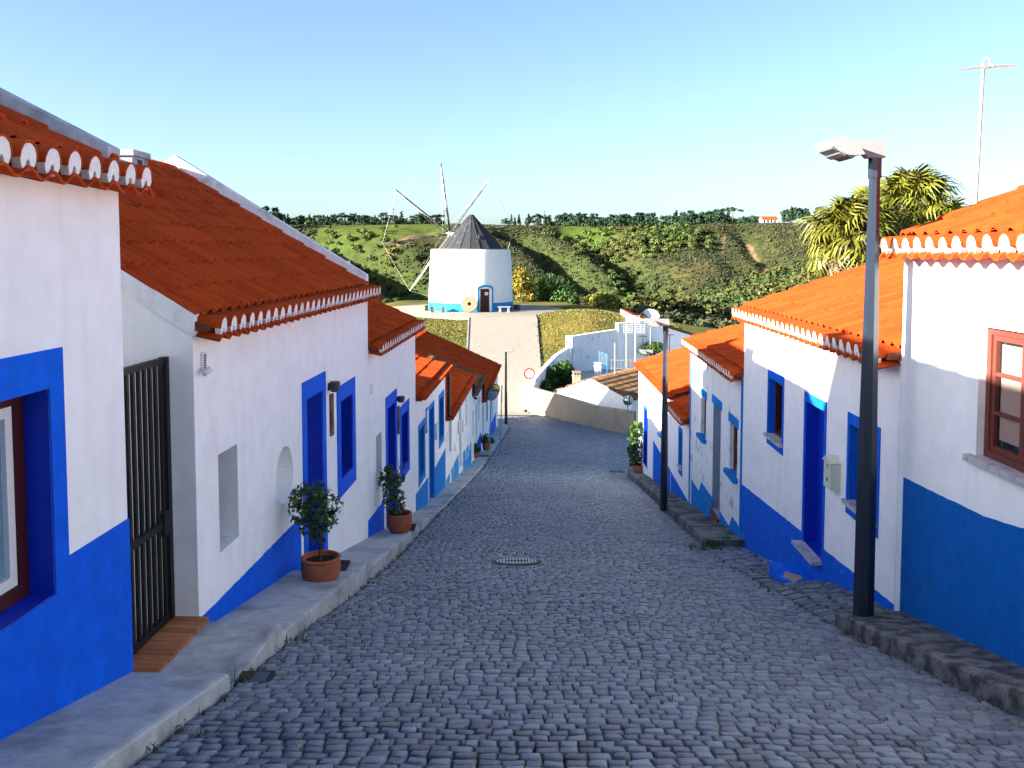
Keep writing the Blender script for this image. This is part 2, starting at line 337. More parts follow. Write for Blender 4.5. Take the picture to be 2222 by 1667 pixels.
# ------------------------------------------------------------------ street: bed, cobbles
bed = MB()
ys = np.arange(-6, 55.2, .5)
for y0, y1 in zip(ys[:-1], ys[1:]):
    P = []
    for y in (y0, y1):
        P.append([Vector((x, y, float(SZ(x, y))-.028)) for x in np.linspace(XKL(y)-.12, XKR(y)+.15, 7)])
    for k in range(6): bed.quad(P[0][k], P[0][k+1], P[1][k+1], P[1][k])
street = struct(bed.build('street', 'joint', recalc=False))
def cobble_variant(seed):
    g = np.random.default_rng(seed)
    j = lambda s: g.uniform(-s, s)
    base = [(-.5+j(.06), -.5+j(.07)), (.5+j(.06), -.5+j(.07)), (.5+j(.06), .5+j(.07)), (-.5+j(.06), .5+j(.07))]
    v = [(x, y, -.04) for x, y in base]+[(x*.97, y*.97, .000+j(.002)) for x, y in base]+[(x*.82+j(.03), y*.78+j(.03), .010+j(.004)) for x, y in base]
    f = [(0, 1, 5, 4), (1, 2, 6, 5), (2, 3, 7, 6), (3, 0, 4, 7), (4, 5, 9, 8), (5, 6, 10, 9), (6, 7, 11, 10), (7, 4, 8, 11), (8, 9, 10, 11)]
    return np.array(v), np.array(f)
CV = [cobble_variant(100+i) for i in range(14)]
def cobble_mesh(i):
    v, f = CV[i]; me = fast_mesh('cobble', v, f, 'cobble', np.full(12, (i*.37) % 1.0)); return me
CM = [cobble_mesh(i) for i in range(14)]
big = []; rest = []
y = 4.05; row = 0
while y < 53.6:
    dep = random.uniform(.094, .112) if y < 26 else random.uniform(.13, .15)
    cw = 1.0 if y < 26 else 1.5
    x = float(XKL(y))+random.uniform(.0, .06); xr = float(XKR(y))
    while x < xr-.05:
        wd = random.uniform(.092, .142)*cw
        xc = x+wd/2; yc = y+dep/2+.035*math.sin(xc*1.3+row*.02)+.02*math.sin(xc*4.1+y*.9)+random.uniform(-.007, .007)
        it = (xc, yc, wd*.945, dep*.93, random.randrange(14), random.uniform(-.10, .10), random.uniform(-.005, .004))
        vis = abs(CX+F*xc/yc-CX) < 1135 and yc > 4.45
        (big if vis and len(big) < 300 else rest).append(it); x += wd
    y += dep; row += 1
def cob_mat(it):
    xc, yc, wd, dp, vi, rot, dz = it
    sl = float(SZ(xc, yc+.3)-SZ(xc, yc-.3))/.6
    m = Matrix.Translation((xc, yc, float(SZ(xc, yc))+dz)) @ Matrix.Rotation(math.atan(sl)+random.uniform(-.03, .03), 4, 'X') @ Matrix.Rotation(random.uniform(-.03, .03), 4, 'Y') @ Matrix.Rotation(rot, 4, 'Z') @ Matrix.Diagonal((wd, dp, 1, 1))
    return m
for it in big: link('cobble', CM[it[4]], street, cob_mat(it))
def merge_cobbles(items, name, parent, matf=cob_mat):
    V = []; Fc = []; T = []; o = 0
    for it in items:
        m = np.array(matf(it)); v, f = CV[it[4]]
        V.append(v @ m[:3, :3].T+m[:3, 3]); Fc.append(f+o); o += 12; T.append(np.full(12, random.random()))
    o_ = link(name, fast_mesh(name, np.concatenate(V), np.concatenate(Fc), 'cobble', np.concatenate(T)), parent); o_['kind'] = 'stuff'; return o_
merge_cobbles(rest, 'cobble_paving', street)

# ------------------------------------------------------------------ sidewalks
lsw = struct(link('left_sidewalk', None))
def slab_abs(root, y0, y1, z0, z1, inner, outer, m, nm='concrete_slab'):
    mb = MB(); n = max(2, int((y1-y0)/.4)); P = []
    for k in range(n+1):
        y = y0+(y1-y0)*k/n; xi, xo = float(inner(y)), float(outer(y)); z = z0+(z1-z0)*k/n
        zb = float(SZ(xo, y))-.3; sg = 1 if xo > xi else -1
        P.append([Vector(p) for p in ((xi-.15*sg, y, z+.006), (xo-.04*sg, y, z), (xo-.012*sg, y, z-.006), (xo, y, z-.022), (xo+.012*sg, y, zb))])
    for k in range(n):
        for c in range(4): mb.quad(P[k][c], P[k][c+1], P[k+1][c+1], P[k+1][c])
    for k in (0, n): mb.add(P[k]+[Vector((P[k][0].x, P[k][0].y, P[k][4].z))], [(0, 1, 2, 3, 4, 5)])
    return mb.build(nm, m, root)
for y0, y1, z0, z1 in ((-4, 2.2, -.6, -2.0), (2.2, 5.85, -2.04, -2.895), (5.854, 7.0, -3.025, -3.035), (7.004, 9.55, -3.13, -3.56), (9.554, 10.25, -3.66, -3.72), (10.254, 14.6, -3.80, -4.74),
                       (14.604, 16.0, -4.78, -4.98), (16.004, 19.3, -5.06, -5.74), (19.304, 24.4, -5.78, -6.60), (24.404, 31.0, -6.62, -7.66), (31.004, 36, -7.70, -8.36), (36.004, 50.2, -8.38, -9.94)):
    slab_abs(lsw, y0, y1, z0, z1, XL, XKL, 'concrete')
rsw = struct(link('right_sidewalk', None))

# ------------------------------------------------------------------ walls in plan
class Wall:
    def __init__(s, p0, p1, side):
        s.p = Vector((p0[0], p0[1], 0)); d = Vector((p1[0]-p0[0], p1[1]-p0[1], 0)); s.L = d.length; s.d = d.normalized(); s.side = side
        s.n = Vector((s.d.y, -s.d.x, 0)) if side == 'L' else Vector((-s.d.y, s.d.x, 0))
    def pt(s, u, z, o=0): return s.p+s.d*u+s.n*o+Vector((0, 0, z))
    def hit(s, px, py, o=0):
        r = ray(px, py); q = s.p+s.n*o; t = q.dot(s.n)/r.dot(s.n); P = r*t
        return (P-q).dot(s.d), P.z
    def u_at_y(s, y): return (y-s.p.y)/s.d.y
wl = Vector((.0468, 1, 0)).normalized()
def lp(y): return (-2.9+.0468*y, y)
WL1 = Wall(lp(-4), lp(5.875), 'L'); WL2 = Wall(lp(7.02), lp(13.67), 'L')
WL3 = Wall((-2.26, 13.68), (-2.06, 18.53), 'L'); WL4 = Wall((-2.06, 18.54), (-1.84, 23.9), 'L'); WL5 = Wall((-1.84, 23.91), (-1.49, 32.2), 'L')
WL6 = Wall((-1.49, 32.21), (-1.29, 36.9), 'L'); WL7 = Wall((-1.29, 36.91), (-.8, 48.9), 'L')
WR1 = Wall((3.67, .5), (3.67, 8.2), 'R'); WR2 = Wall((3.67, 8.21), (3.84, 14.4), 'R'); WR3 = Wall((3.84, 14.41), (4.09, 19.9), 'R')
WR4 = Wall((4.09, 19.91), (4.13, 22.1), 'R'); WR5 = Wall((4.13, 22.11), (4.23, 29.0), 'R')

# roof pieces shared by every roof
TW, TR = .215, .385
def tile_mesh():
    n = 8; prof = []
    for i in range(n+1):
        t = i/n*1.04
        prof.append((t*TW, .046*math.sin(math.pi*t/.56) if t < .56 else -.008*math.sin(math.pi*min(1, (t-.56)/.48))))
    v = []; f = []
    for x, z in prof: v += [(x, 0, z+.026), (x, TR+.06, z-.002), (x, 0.004, z+.004)]
    for i in range(n):
        a, c = i*3, i*3+3
        f += [(a, c, c+1, a+1), (a+2, c+2, c, a)]
    return fast_mesh('roof_tile', v, f, 'tile', smooth=False)
TILE = tile_mesh()
for p in TILE.polygons: p.use_smooth = True
TILE.set_sharp_from_angle(angle=R(50))
def barrel(name, r0, r1, L, y0=0, th=.014, m='tile', n=8, hz=1.05):
    v = []; f = []
    for r, y in ((r0, y0), (r1, L)):
        for k in range(n+1):
            a = math.pi*k/n; v.append((-math.cos(a)*r, y, math.sin(a)*r*hz))
        for k in range(n+1):
            a = math.pi*k/n; v.append((-math.cos(a)*(r-th), y, math.sin(a)*(r-th)*hz))
    k1 = n+1
    for k in range(n):
        f += [(k, k+1, 2*k1+k+1, 2*k1+k), (k1+k+1, k1+k, 3*k1+k, 3*k1+k+1), (k, k1+k, k1+k+1, k+1)]
    f += [(0, 2*k1, 3*k1, k1), (n, k1+n, 3*k1+n, 2*k1+n)]
    me = fast_mesh(name, v, f, m, smooth=True); me.set_sharp_from_angle(angle=R(45)); return me
CAP = barrel('eave_cap_tile', .080, .074, .46, th=.009, hz=1.22)
def under_mesh():      # wavy lower eave tile: crest below the mortar plug, troughs between
    n = 10; v = []; f = []
    for i in range(n+1):
        t = i/n-.5; x = t*TW; z = .026*math.cos(2*math.pi*t)-.052
        for y, zz in ((0, z), (.30, z+.02), (.004, z-.016)): v.append((x, y, zz))
    for i in range(n):
        a, c = i*3, i*3+3; f += [(a, c, c+1, a+1), (a+2, c+2, c, a), (a+2, a+1, c+1, c+2)]
    me = fast_mesh('eave_under_tile', v, f, 'tile', smooth=True); me.set_sharp_from_angle(angle=R(45)); return me
UNDER = under_mesh()
def plug_mesh():
    pts = []
    for k in range(9):
        a = math.pi*k/8; pts.append((-math.cos(a)*.071, math.sin(a)**.9*.086))
    pts += [(.060, -.030), (.044, -.056), (.026, -.052), (.016, -.012), (0, .004), (-.016, -.012), (-.026, -.052), (-.044, -.056), (-.060, -.030)]
    mb = MB(); mb.prism([Vector((x, .004, z)) for x, z in pts], Vector((0, .05, 0)))
    return mb.mesh('mortar_plug', 'plug')
PLUG = plug_mesh()
RIDGE = barrel('ridge_tile', .115, .10, .44)

def basis(ax, ay, az, o): return Matrix(((ax.x, ay.x, az.x, o.x), (ax.y, ay.y, az.y, o.y), (ax.z, ay.z, az.z, o.z), (0, 0, 0, 1)))
def merged(parent, name, items, m):
    """many small roof pieces joined into one mesh"""
    V = []; Fc = []; o = 0; T = []; cache = {}
    for me, mw in items:
        if me.name not in cache:
            v = np.zeros(len(me.vertices)*3); me.vertices.foreach_get('co', v)
            cache[me.name] = (v.reshape(-1, 3), [tuple(p.vertices) for p in me.polygons])
        v, f = cache[me.name]; a = np.array(mw)
        V.append(v @ a[:3, :3].T+a[:3, 3]); Fc += [tuple(i+o for i in p) for p in f]; o += len(v); T.append(np.full(len(v), random.random()))
    me = bpy.data.meshes.new(name); me.from_pydata(np.concatenate(V).tolist(), [], Fc)
    at_ = me.attributes.new('tint', 'FLOAT', 'POINT'); at_.data.foreach_set('value', np.concatenate(T))
    me.materials.append(M[m]); ob = link(name, me, parent); ob['kind'] = 'stuff'; return ob

def house(name, label, W, ze, pitch, hd, zbase, eave='full', tiles='objects', u_vis=(None, None), ov=.22, parapet=None, ppar=.14, wallmat='white', openings=(), rough=False, rows=None, tm='tile', zoff=.10, cat='house', caprow=True):
    """a terraced house: front with openings, two gables, tiled double-pitch roof"""
    root = thing(name, label, cat, W.pt(W.L/2, zbase, -hd))
    L = W.L; mb = MB()
    us = sorted({0, L, *[o[0] for o in openings], *[o[1] for o in openings]}); zs = sorted({zbase, ze+.02, *[o[2] for o in openings], *[o[3] for o in openings]})
    for a, c in zip(us[:-1], us[1:]):
        for e, g in zip(zs[:-1], zs[1:]):
            mu, mz = (a+c)/2, (e+g)/2
            if any(o[0] < mu < o[1] and o[2] < mz < o[3] for o in openings): continue
            mb.quad(W.pt(a, e), W.pt(c, e), W.pt(c, g), W.pt(a, g))
    for o in openings:
        if o[5] == 'round':
            cu, cz = (o[0]+o[1])/2, (o[2]+o[3])/2; r = (o[1]-o[0])/2; n = 32
            ring = [(math.cos(2*math.pi*k/n)*r, math.sin(2*math.pi*k/n)*r) for k in range(n)]
            sq = [(x*r/max(abs(x), abs(z_)), z_*r/max(abs(x), abs(z_))) for x, z_ in ring]
            for k in range(n):
                k2 = (k+1) % n
                mb.quad(W.pt(cu+sq[k][0], cz+sq[k][1]), W.pt(cu+sq[k2][0], cz+sq[k2][1]), W.pt(cu+ring[k2][0]*.997, cz+ring[k2][1]*.997), W.pt(cu+ring[k][0]*.997, cz+ring[k][1]*.997))
                mb.quad(W.pt(cu+ring[k][0]*.997, cz+ring[k][1]*.997), W.pt(cu+ring[k2][0]*.997, cz+ring[k2][1]*.997), W.pt(cu+ring[k2][0]*.9, cz+ring[k2][1]*.9, -o[4]), W.pt(cu+ring[k][0]*.9, cz+ring[k][1]*.9, -o[4]))
    zr = ze+zoff+pitch*hd-.05
    for u in (0, L):
        g = [W.pt(u, zbase), W.pt(u, ze+.02), W.pt(u, zr, -hd), W.pt(u, ze+.02, -2*hd), W.pt(u, zbase, -2*hd)]
        mb.add(g, [(0, 1, 2, 3, 4)])
    mb.quad(W.pt(0, zbase, -2*hd), W.pt(L, zbase, -2*hd), W.pt(L, ze+.02, -2*hd), W.pt(0, ze+.02, -2*hd))
    mb.build('wall', wallmat, root)
    rv = {}
    for o in openings:
        if o[5] == 'round': continue
        q = rv.setdefault(o[5], MB()); a, c, e, g, dp = o[:5]
        i_ = .0005
        q.quad(W.pt(a, e), W.pt(a, g), W.pt(a, g, -dp), W.pt(a, e, -dp)); q.quad(W.pt(c, e), W.pt(c, g), W.pt(c, g, -dp), W.pt(c, e, -dp))
        q.quad(W.pt(a, g), W.pt(c, g), W.pt(c, g, -dp), W.pt(a, g, -dp)); q.quad(W.pt(a, e), W.pt(c, e), W.pt(c, e, -dp), W.pt(a, e, -dp))
    for k, q in rv.items(): q.build('reveal', k, root)
    # roof deck under the tiles
    up = Vector((-W.n.x, -W.n.y, pitch)).normalized(); nrm = (Vector((0, 0, 1))+W.n*pitch).normalized()
    d = MB(); zt = ze+zoff
    d.prism([W.pt(0, zt-.035, .0), W.pt(0, zt+pitch*hd-.035, -hd), W.pt(0, zt-.035, -2*hd), W.pt(0, zt-.10, -2*hd), W.pt(0, zt+pitch*hd-.12, -hd), W.pt(0, zt-.10, 0)], W.d*L)
    d.prism([W.pt(0, ze-.01, ov-.09), W.pt(0, ze+.045, ov-.09), W.pt(0, zt-.03, .0), W.pt(0, ze-.01, 0)], W.d*L)
    deck = d.build('roof', 'tile_under' if tm == 'tile' else tm, root)
    ax = W.d if W.side == 'L' else -W.d
    u0 = 0 if u_vis[0] is None else u_vis[0]; u1 = L if u_vis[1] is None else u_vis[1]
    nc = int((u1-u0)/TW); tw = (u1-u0)/nc
    items = []
    nrw = rows or int(math.ceil((hd)*math.sqrt(1+pitch*pitch)/TR))
    base = W.pt(0, ze+zoff, .02)
    for r_ in range(nrw):
        for c in range(nc):
            uu = u0+c*tw+(0 if W.side == 'L' else tw)
            o = base+W.d*uu+up*(r_*TR)+nrm*random.uniform(-.004, .005)+W.d*random.uniform(-.007, .007)
            items.append(('roof_tile', TILE, basis(ax*(tw/TW), up, nrm, o) @ Matrix.Rotation(random.uniform(-.018, .018), 4, 'Z') @ Matrix.Rotation(random.uniform(-.010, .014), 4, 'X')))
    ev = []
    if eave:
        eup = Vector((-W.n.x, -W.n.y, .10)).normalized(); en = (Vector((0, 0, 1))+W.n*.10).normalized()
        for c in range(nc):
            o = W.pt(u0+(c+.5)*tw, ze+.005, ov)+Vector((0, 0, random.uniform(-.004, .004)))
            m0 = basis(ax, eup, en, o)
            if eave == 'full':
                ev.append(('eave_cap_tile', CAP, m0)); ev.append(('mortar_plug', PLUG, m0 @ Matrix.Translation((0, 0, random.uniform(-.006, .004))) @ Matrix.Rotation(random.uniform(-.09, .09), 4, 'Y') @ Matrix.Diagonal((random.uniform(.93, 1.05), 1, random.uniform(.92, 1.06), 1))))
                ev.append(('eave_under_tile', UNDER, basis(ax*(tw/TW), eup, en, o+Vector((0, 0, -.012))+W.n*.012)))
            else: ev.append(('eave_cap_tile', CAP, m0))
    rg = []
    for k in range(int(L/.40)):
        o = W.pt(.0+k*.40, ze+zoff+pitch*hd-.02, -hd)
        rg.append(('ridge_tile', RIDGE, basis(W.n, W.d, Vector((0, 0, 1)), o) if W.side == 'R' else basis(W.n, W.d, Vector((0, 0, 1)), o)))
    if tm != 'tile': tiles = 'merged'
    if tiles == 'objects':
        for nm, me, mw in items+ev+rg: link(nm, me, deck, mw)
    else:
        merged(deck, 'roof_tiling', [(a, b_) for _, a, b_ in items+[e for e in ev if e[0] != 'mortar_plug']+rg], tm)
        pl = [(a, b_) for n_, a, b_ in ev if n_ == 'mortar_plug']
        if pl: merged(deck, 'mortar_filling', pl, 'plug')
    # rear slope: plain tiled sheet with ribs
    rb = MB(); nn = int(L/TW)
    for c in range(nn):
        a = W.pt(c*L/nn, zt+pitch*hd, -hd); e = W.pt((c+.5)*L/nn, zt+pitch*hd+.04, -hd); g = W.pt((c+1)*L/nn, zt+pitch*hd, -hd)
        dn = Vector((-W.n.x*(hd+.15), -W.n.y*(hd+.15), -pitch*(hd+.15)))
        rb.quad(a, e, e+dn, a+dn); rb.quad(e, g, g+dn, e+dn)
    ro = rb.build('rear_roof_tiling', tm, deck, recalc=False); ro['kind'] = 'stuff'
    if parapet:
        for u, m_, *pp_ in parapet:
            pb = MB(); t0 = zt; ph_ = pp_[0] if pp_ else ppar
            pb.prism([W.pt(u, t0-.15, .02), W.pt(u, t0+ph_*.7, .02), W.pt(u, t0+pitch*hd+ph_, -hd), W.pt(u, t0+ph_, -2*hd), W.pt(u, t0-.15, -2*hd), W.pt(u, t0+pitch*hd-.1, -hd)], W.d*.16)
            pb.build('parapet', m_, root)
    return root
def opening(W, xn, yt, yb, xf, depth, m, xr=None):
    """rectangle on a wall from the pixel columns of its near and far edges and the rows of its top and foot at the near edge"""
    ua, zt = W.hit(xn, yt); _, zb = W.hit(xn, yb); uc, _ = W.hit(xf, yt)
    if uc < ua: ua, uc = uc, ua
    return (ua, uc, zb, zt, depth, m)
def surround(root, W, o, mt, mr, ml=None, mtop=None, mbot=0, m='blue', proud=.012, nm='surround'):
    a, c, e, g = o[:4]; ml = mr if ml is None else ml; mtop = mt
    mb = MB(); Z = Vector((0, 0, 1)); q = W.pt(0, 0)
    fr = lambda u0, u1, z0, z1: mb.frame(q, W.d, W.n, Z, u0, u1, .0015, proud, z0, z1)
    fr(a-ml, a, e-(mbot or 0), g); fr(c, c+mr, e-(mbot or 0), g); fr(a-ml, c+mr, g, g+mt)
    if mbot: fr(a, c, e-mbot, e)
    return mb.build(nm, m, root)
def glazing(root, W, o, frame='brownframe', glass='glass', nx=2, ny=1, fw=.055, inset=0, bars=.028, second=None):
    a, c, e, g, dp = o[:5]; Z = Vector((0, 0, 1)); q = W.pt(0, 0)
    mb = MB(); b0, b1 = -dp+.0, -dp+.05
    def ring(m_, x0, x1, z0, z1, f, o0, o1):
        for (p0, p1, r0, r1) in ((x0, x0+f, z0, z1), (x1-f, x1, z0, z1), (x0+f, x1-f, z0, z0+f), (x0+f, x1-f, z1-f, z1)): m_.frame(q, W.d, W.n, Z, p0, p1, o0, o1, r0, r1)
    ring(mb, a, c, e, g, fw, b0-.02, b1)
    win = mb.build('window', frame, root)
    x0, x1, z0, z1 = a+fw, c-fw, e+fw, g-fw; mb = MB(); f2 = fw*.75; lw = (x1-x0)/nx
    for i in range(nx):
        ring(mb, x0+i*lw+.002, x0+(i+1)*lw-.002, z0+.002, z1-.002, f2, b0-.012, b1-.014)
        for j in range(1, ny):
            zz = z0+(z1-z0)*j/ny; mb.frame(q, W.d, W.n, Z, x0+i*lw+f2, x0+(i+1)*lw-f2, b0-.010, b1-.018, zz-bars/2, zz+bars/2)
    mb.build('sash', second or frame, win)
    for i in range(nx):
        for j in range(ny):
            pb = MB(); pb.frame(q, W.d, W.n, Z, x0+i*lw+f2*.6, x0+(i+1)*lw-f2*.6, b0-.004, b0+.004, z0+(z1-z0)*j/ny+.006, z0+(z1-z0)*(j+1)/ny-.006)
            pb.build('pane', glass, win)
    return win
def door(root, W, o, m='doorblue', panels=3, planks=0, handle=True):
    a, c, e, g, dp = o[:5]; Z = Vector((0, 0, 1)); q = W.pt(0, 0); mb = MB()
    mb.frame(q, W.d, W.n, Z, a, c, -dp-.04, -dp, e, g)
    dr = mb.build('door', m, root)
    if planks:
        lw = (c-a)/planks
        for i in range(planks):
            p = MB(); p.frame(q, W.d, W.n, Z, a+i*lw+.004, a+(i+1)*lw-.004, -dp+.001, -dp+.016, e+.01, g-.01); p.build('plank', m, dr)
    else:
        hh = (g-e)/panels
        for i in range(panels):
            p = MB(); p.frame(q, W.d, W.n, Z, a+.11, c-.11, -dp+.001, -dp+.014, e+i*hh+.09, e+(i+1)*hh-.06); p.build('panel', m, dr)
    if handle:
        p = MB(); hz = e+(g-e)*.48; p.tube([W.pt(a+.09, hz, -dp), W.pt(a+.09, hz, -dp+.06), W.pt(a+.19, hz, -dp+.06)], .011, 6); p.build('handle', 'galv', dr)
    return dr
def poly_part(root, W, pts, m, nm='dado', proud=.005, foot=None):
    """painted band: top line through pixel points, foot below ground"""
    uz0 = [W.hit(*p) for p in pts] if not isinstance(pts[0][0], str) else [p[1:] for p in pts]; uz = [uz0[0]]
    for p0, p1 in zip(uz0[:-1], uz0[1:]):
        n_ = max(1, int(abs(p1[0]-p0[0])/.09)); uz += [(p0[0]+(p1[0]-p0[0])*k/n_, p0[1]+(p1[1]-p0[1])*k/n_+(random.uniform(-.005, .005) if k < n_ else 0)) for k in range(1, n_+1)]
    zb = foot if foot is not None else min(z for _, z in uz)-2.0
    poly = [W.pt(u, z, .001) for u, z in uz]+[W.pt(uz[-1][0], zb, .001), W.pt(uz[0][0], zb, .001)]
    mb = MB(); mb.prism(poly, W.n*proud); return mb.build(nm, m, root)
def sill(root, W, o, m='marble', ext=.06, out=.07, th=.04):
    a, c, e = o[:3]; mb = MB(); mb.frame(W.pt(0, 0), W.d, W.n, Vector((0, 0, 1)), a-ext, c+ext, -o[4]+.05, out, e-th, e+.004); return mb.build('sill', m, root)
def wbox(root, W, px0, py0, px1, py1, o0, o1, m, nm):
    u0, z1 = W.hit(px0, py0); u1, _ = W.hit(px1, py0); _, z0 = W.hit(px0, py1)
    mb = MB(); mb.frame(W.pt(0, 0), W.d, W.n, Vector((0, 0, 1)), min(u0, u1), max(u0, u1), o0, o1, min(z0, z1), max(z0, z1)); return mb.build(nm, m, root)
def eave_z(W, pts, ov=.22, cap=.09): return sum(W.hit(px, py, ov)[1] for px, py in pts)/len(pts)-cap

# ================================================================== left row
# L1: nearest house on the left
o1 = opening(WL1, 104, 843, 1245, 104, .30, 'doorblue'); u1 = WL1.hit(111, 1060)[0]; zb1 = WL1.hit(118, 1290)[1]; zt1 = WL1.hit(103, 843)[1]
o1 = (u1-1.05, u1, zb1, zt1, .20, 'doorblue')
L1 = house('terraced_house', 'nearest white house on the left with thick blue window surround and red tiled eave', WL1, eave_z(WL1, [(339.7, 366.7)]), .50, 2.9, -3.6,
           openings=[o1], parapet=[(WL1.L-.16, 'grey_plaster')], ppar=.16, u_vis=(WL1.u_at_y(1.6), WL1.L+.06), rows=8)
uo = WL1.hit(140, 1000)[0]; zo = WL1.hit(133, 753)[1]
surround(L1, WL1, o1, zo-zt1, uo-u1, m='blue', mbot=.6)
zd = WL1.hit(150, 1205)[1]; c_ = WL1.L
mb = MB(); q = WL1.pt(0, 0); Zv = Vector((0, 0, 1))
mb.frame(q, WL1.d, WL1.n, Zv, uo, c_+.004, .001, .011, -3.7, zd); mb.frame(q, WL1.d, WL1.n, Zv, o1[0]-(uo-u1), uo, .001, .011, -3.7, zb1-.6)
mb.frame(q, WL1.d, WL1.n, Zv, 0, o1[0]-(uo-u1), .001, .011, -3.7, zd); mb.build('dado', 'blue', L1)
glazing(L1, WL1, o1, 'dkred', 'curtain', 2, 1, .085, second='wframe')

# L2
on = opening(WL2, 473, 988, 1205, 515, .24, 'white')
ucn, zcn = WL2.hit(618, 1031); oc = (ucn-.31, ucn+.31, zcn-.31, zcn+.31, .25, 'round')
od = opening(WL2, 663.6, 868, 1278, 698, .26, 'doorblue'); ow = opening(WL2, 738, 872, 1043, 763, .26, 'doorblue')
L2 = house('terraced_house', 'white house on the left with round niche, blue door and long red tiled roof', WL2, eave_z(WL2, [(493, 693), (824.5, 619)]), .60, 2.95, -5.2,
           openings=[on, oc, od, ow], parapet=[(WL2.L-.17, 'white2', .24), (-.02, 'white2', .035)], ppar=.24, rows=9)
glazing(L2, WL2, on, 'dkred', 'glass', 1, 1, .05)
mb = MB(); mb.frame(WL2.pt(0, 0), WL2.d, WL2.n, Zv, oc[0], oc[1], -.30, -.25, oc[2], oc[3]); mb.build('niche_back', 'white', L2)
door(L2, WL2, od, 'wframe', 3); glazing(L2, WL2, ow, 'brownframe', 'glass', 2, 1, .05)
m_ = od[0]-WL2.hit(650.2, 834)[0]; surround(L2, WL2, od, WL2.hit(650.2, 834)[1]-od[3], .17, .17, m='blue')
m_ = WL2.hit(729.5, 842)[1]-ow[3]; surround(L2, WL2, ow, m_, .20, .20, mbot=m_*1.05, m='blue')
poly_part(L2, WL2, [(430, 1347), (652, 1121)], 'blue', foot=-5.2)
wbox(L2, WL2, 434, 766, 443, 805, .001, .02, 'pvc', 'vent_grille')
u_, z_ = WL2.hit(430, 806); mb = MB(); mb.tube([WL2.pt(u_, z_, 0), WL2.pt(u_, z_, .06)], .012, 8); mb.tube([WL2.pt(u_-.03, z_-.02, .06), WL2.pt(u_+.03, z_+.012, .085)], [.022, .030], 10); mb.build('spotlight', 'pvc', L2)
for k in range(6):
    u_, z_ = WL2.hit(439, 771+k*5.4); mb = MB(); mb.frame(WL2.pt(u_, z_), WL2.d, WL2.n, Zv, -.018, .018, .02, .026, -.006, .006); mb.build('slat', 'ink', L2)
# chimney on the near end of L2
cq = at(262, 336, 10.6); mb = MB(); mb.box(cq.x-.22, cq.x+.22, 10.4, 10.84, cq.z-.7, cq.z-.03); mb.box(cq.x-.25, cq.x+.25, 10.37, 10.87, cq.z-.03, cq.z+.04)
ch = mb.build('chimney', 'grey_plaster', L2); mb = MB(); mb.box(cq.x-.1, cq.x+.0, 10.39, 10.41, cq.z-.20, cq.z-.06); mb.box(cq.x+.215, cq.x+.226, 10.55, 10.68, cq.z-.22, cq.z-.06); mb.build('smoke_slot', 'ink', ch)

# L3
on = opening(WL3, 816, 948, 1070, 828, .22, 'white'); od = opening(WL3, 840, 888, 1170, 857, .26, 'doorblue'); ow = opening(WL3, 870.5, 904, 1023, 884.5, .24, 'doorblue')
L3 = house('terraced_house', 'white house on the left beyond the long red roof, with blue door and grey lamp', WL3, eave_z(WL3, [(834.6, 747), (925, 692)]), .45, 2.9, -6.4, openings=[on, od, ow], rows=8)
glazing(L3, WL3, on, 'dkred', 'glass', 1, 1, .05); door(L3, WL3, od, 'doorblue', 3); glazing(L3, WL3, ow, 'brownframe', 'glass', 2, 1, .05)
surround(L3, WL3, od, WL3.hit(834.6, 865.4)[1]-od[3], .17, .17, m='blue'); surround(L3, WL3, ow, .20, .18, .18, mbot=.20, m='blue')
poly_part(L3, WL3, [(798.5, 1131), (833, 1085)], 'blue', foot=-6.4)
wbox(L3, WL3, 804, 834, 808, 856, .001, .015, 'pvc', 'vent_grille')
cq = at(730, 567, 15.2); mb = MB(); mb.box(cq.x-.26, cq.x+.20, 15.0, 15.4, cq.z-.09, cq.z); mb.build('chimney_cap', 'plug', L3)
mb = MB(); mb.box(cq.x-.2, cq.x-.06, 15.03, 15.37, cq.z-.9, cq.z-.09); mb.box(cq.x+.03, cq.x+.17, 15.03, 15.37, cq.z-.9, cq.z-.09); mb.box(cq.x-.2, cq.x+.17, 15.03, 15.37, cq.z-.9, cq.z-.33); mb.build('chimney', 'tile', L3)
# wall lamps and plaques (they hang on the houses)
def wall_lamp(W, px0, px1, py0, py1, label):
    u0, z1 = W.hit(px0, py0, .06); u1, z0 = W.hit(px1, py1, .06); uc = (u0+u1)/2; z0 = W.hit((px0+px1)/2, py1, .06)[1]; z1 = W.hit((px0+px1)/2, py0, .06)[1]
    t = thing('wall_lamp', label, 'lamp', W.pt(uc, z0), 'grey wall lamps over the plaques')
    mb = MB(); mb.lathe([(.001, z1), (.062, z1), (.068, z1-.01), (.068, z0+.045), (.06, z0+.04), (.001, z0+.04)], 18, W.pt(uc, 0, .085)); mb.build('lamp_shade', 'anthracite', t, True)
    mb = MB(); mb.lathe([(.055, z0+.045), (.055, z0), (.001, z0)], 16, W.pt(uc, 0, .085)); mb.build('diffuser', 'lampdark', t, True)
    mb = MB(); mb.frame(W.pt(uc, 0), W.d, W.n, Zv, -.04, .04, .001, .03, z0+.02, z1-.02); mb.build('bracket', 'anthracite', t)
wall_lamp(WL2, 714, 731, 828, 850, 'round grey lamp on the wall beside the first blue door')
wall_lamp(WL3, 862, 872.5, 860, 873, 'round grey lamp on the wall beside the second blue door')
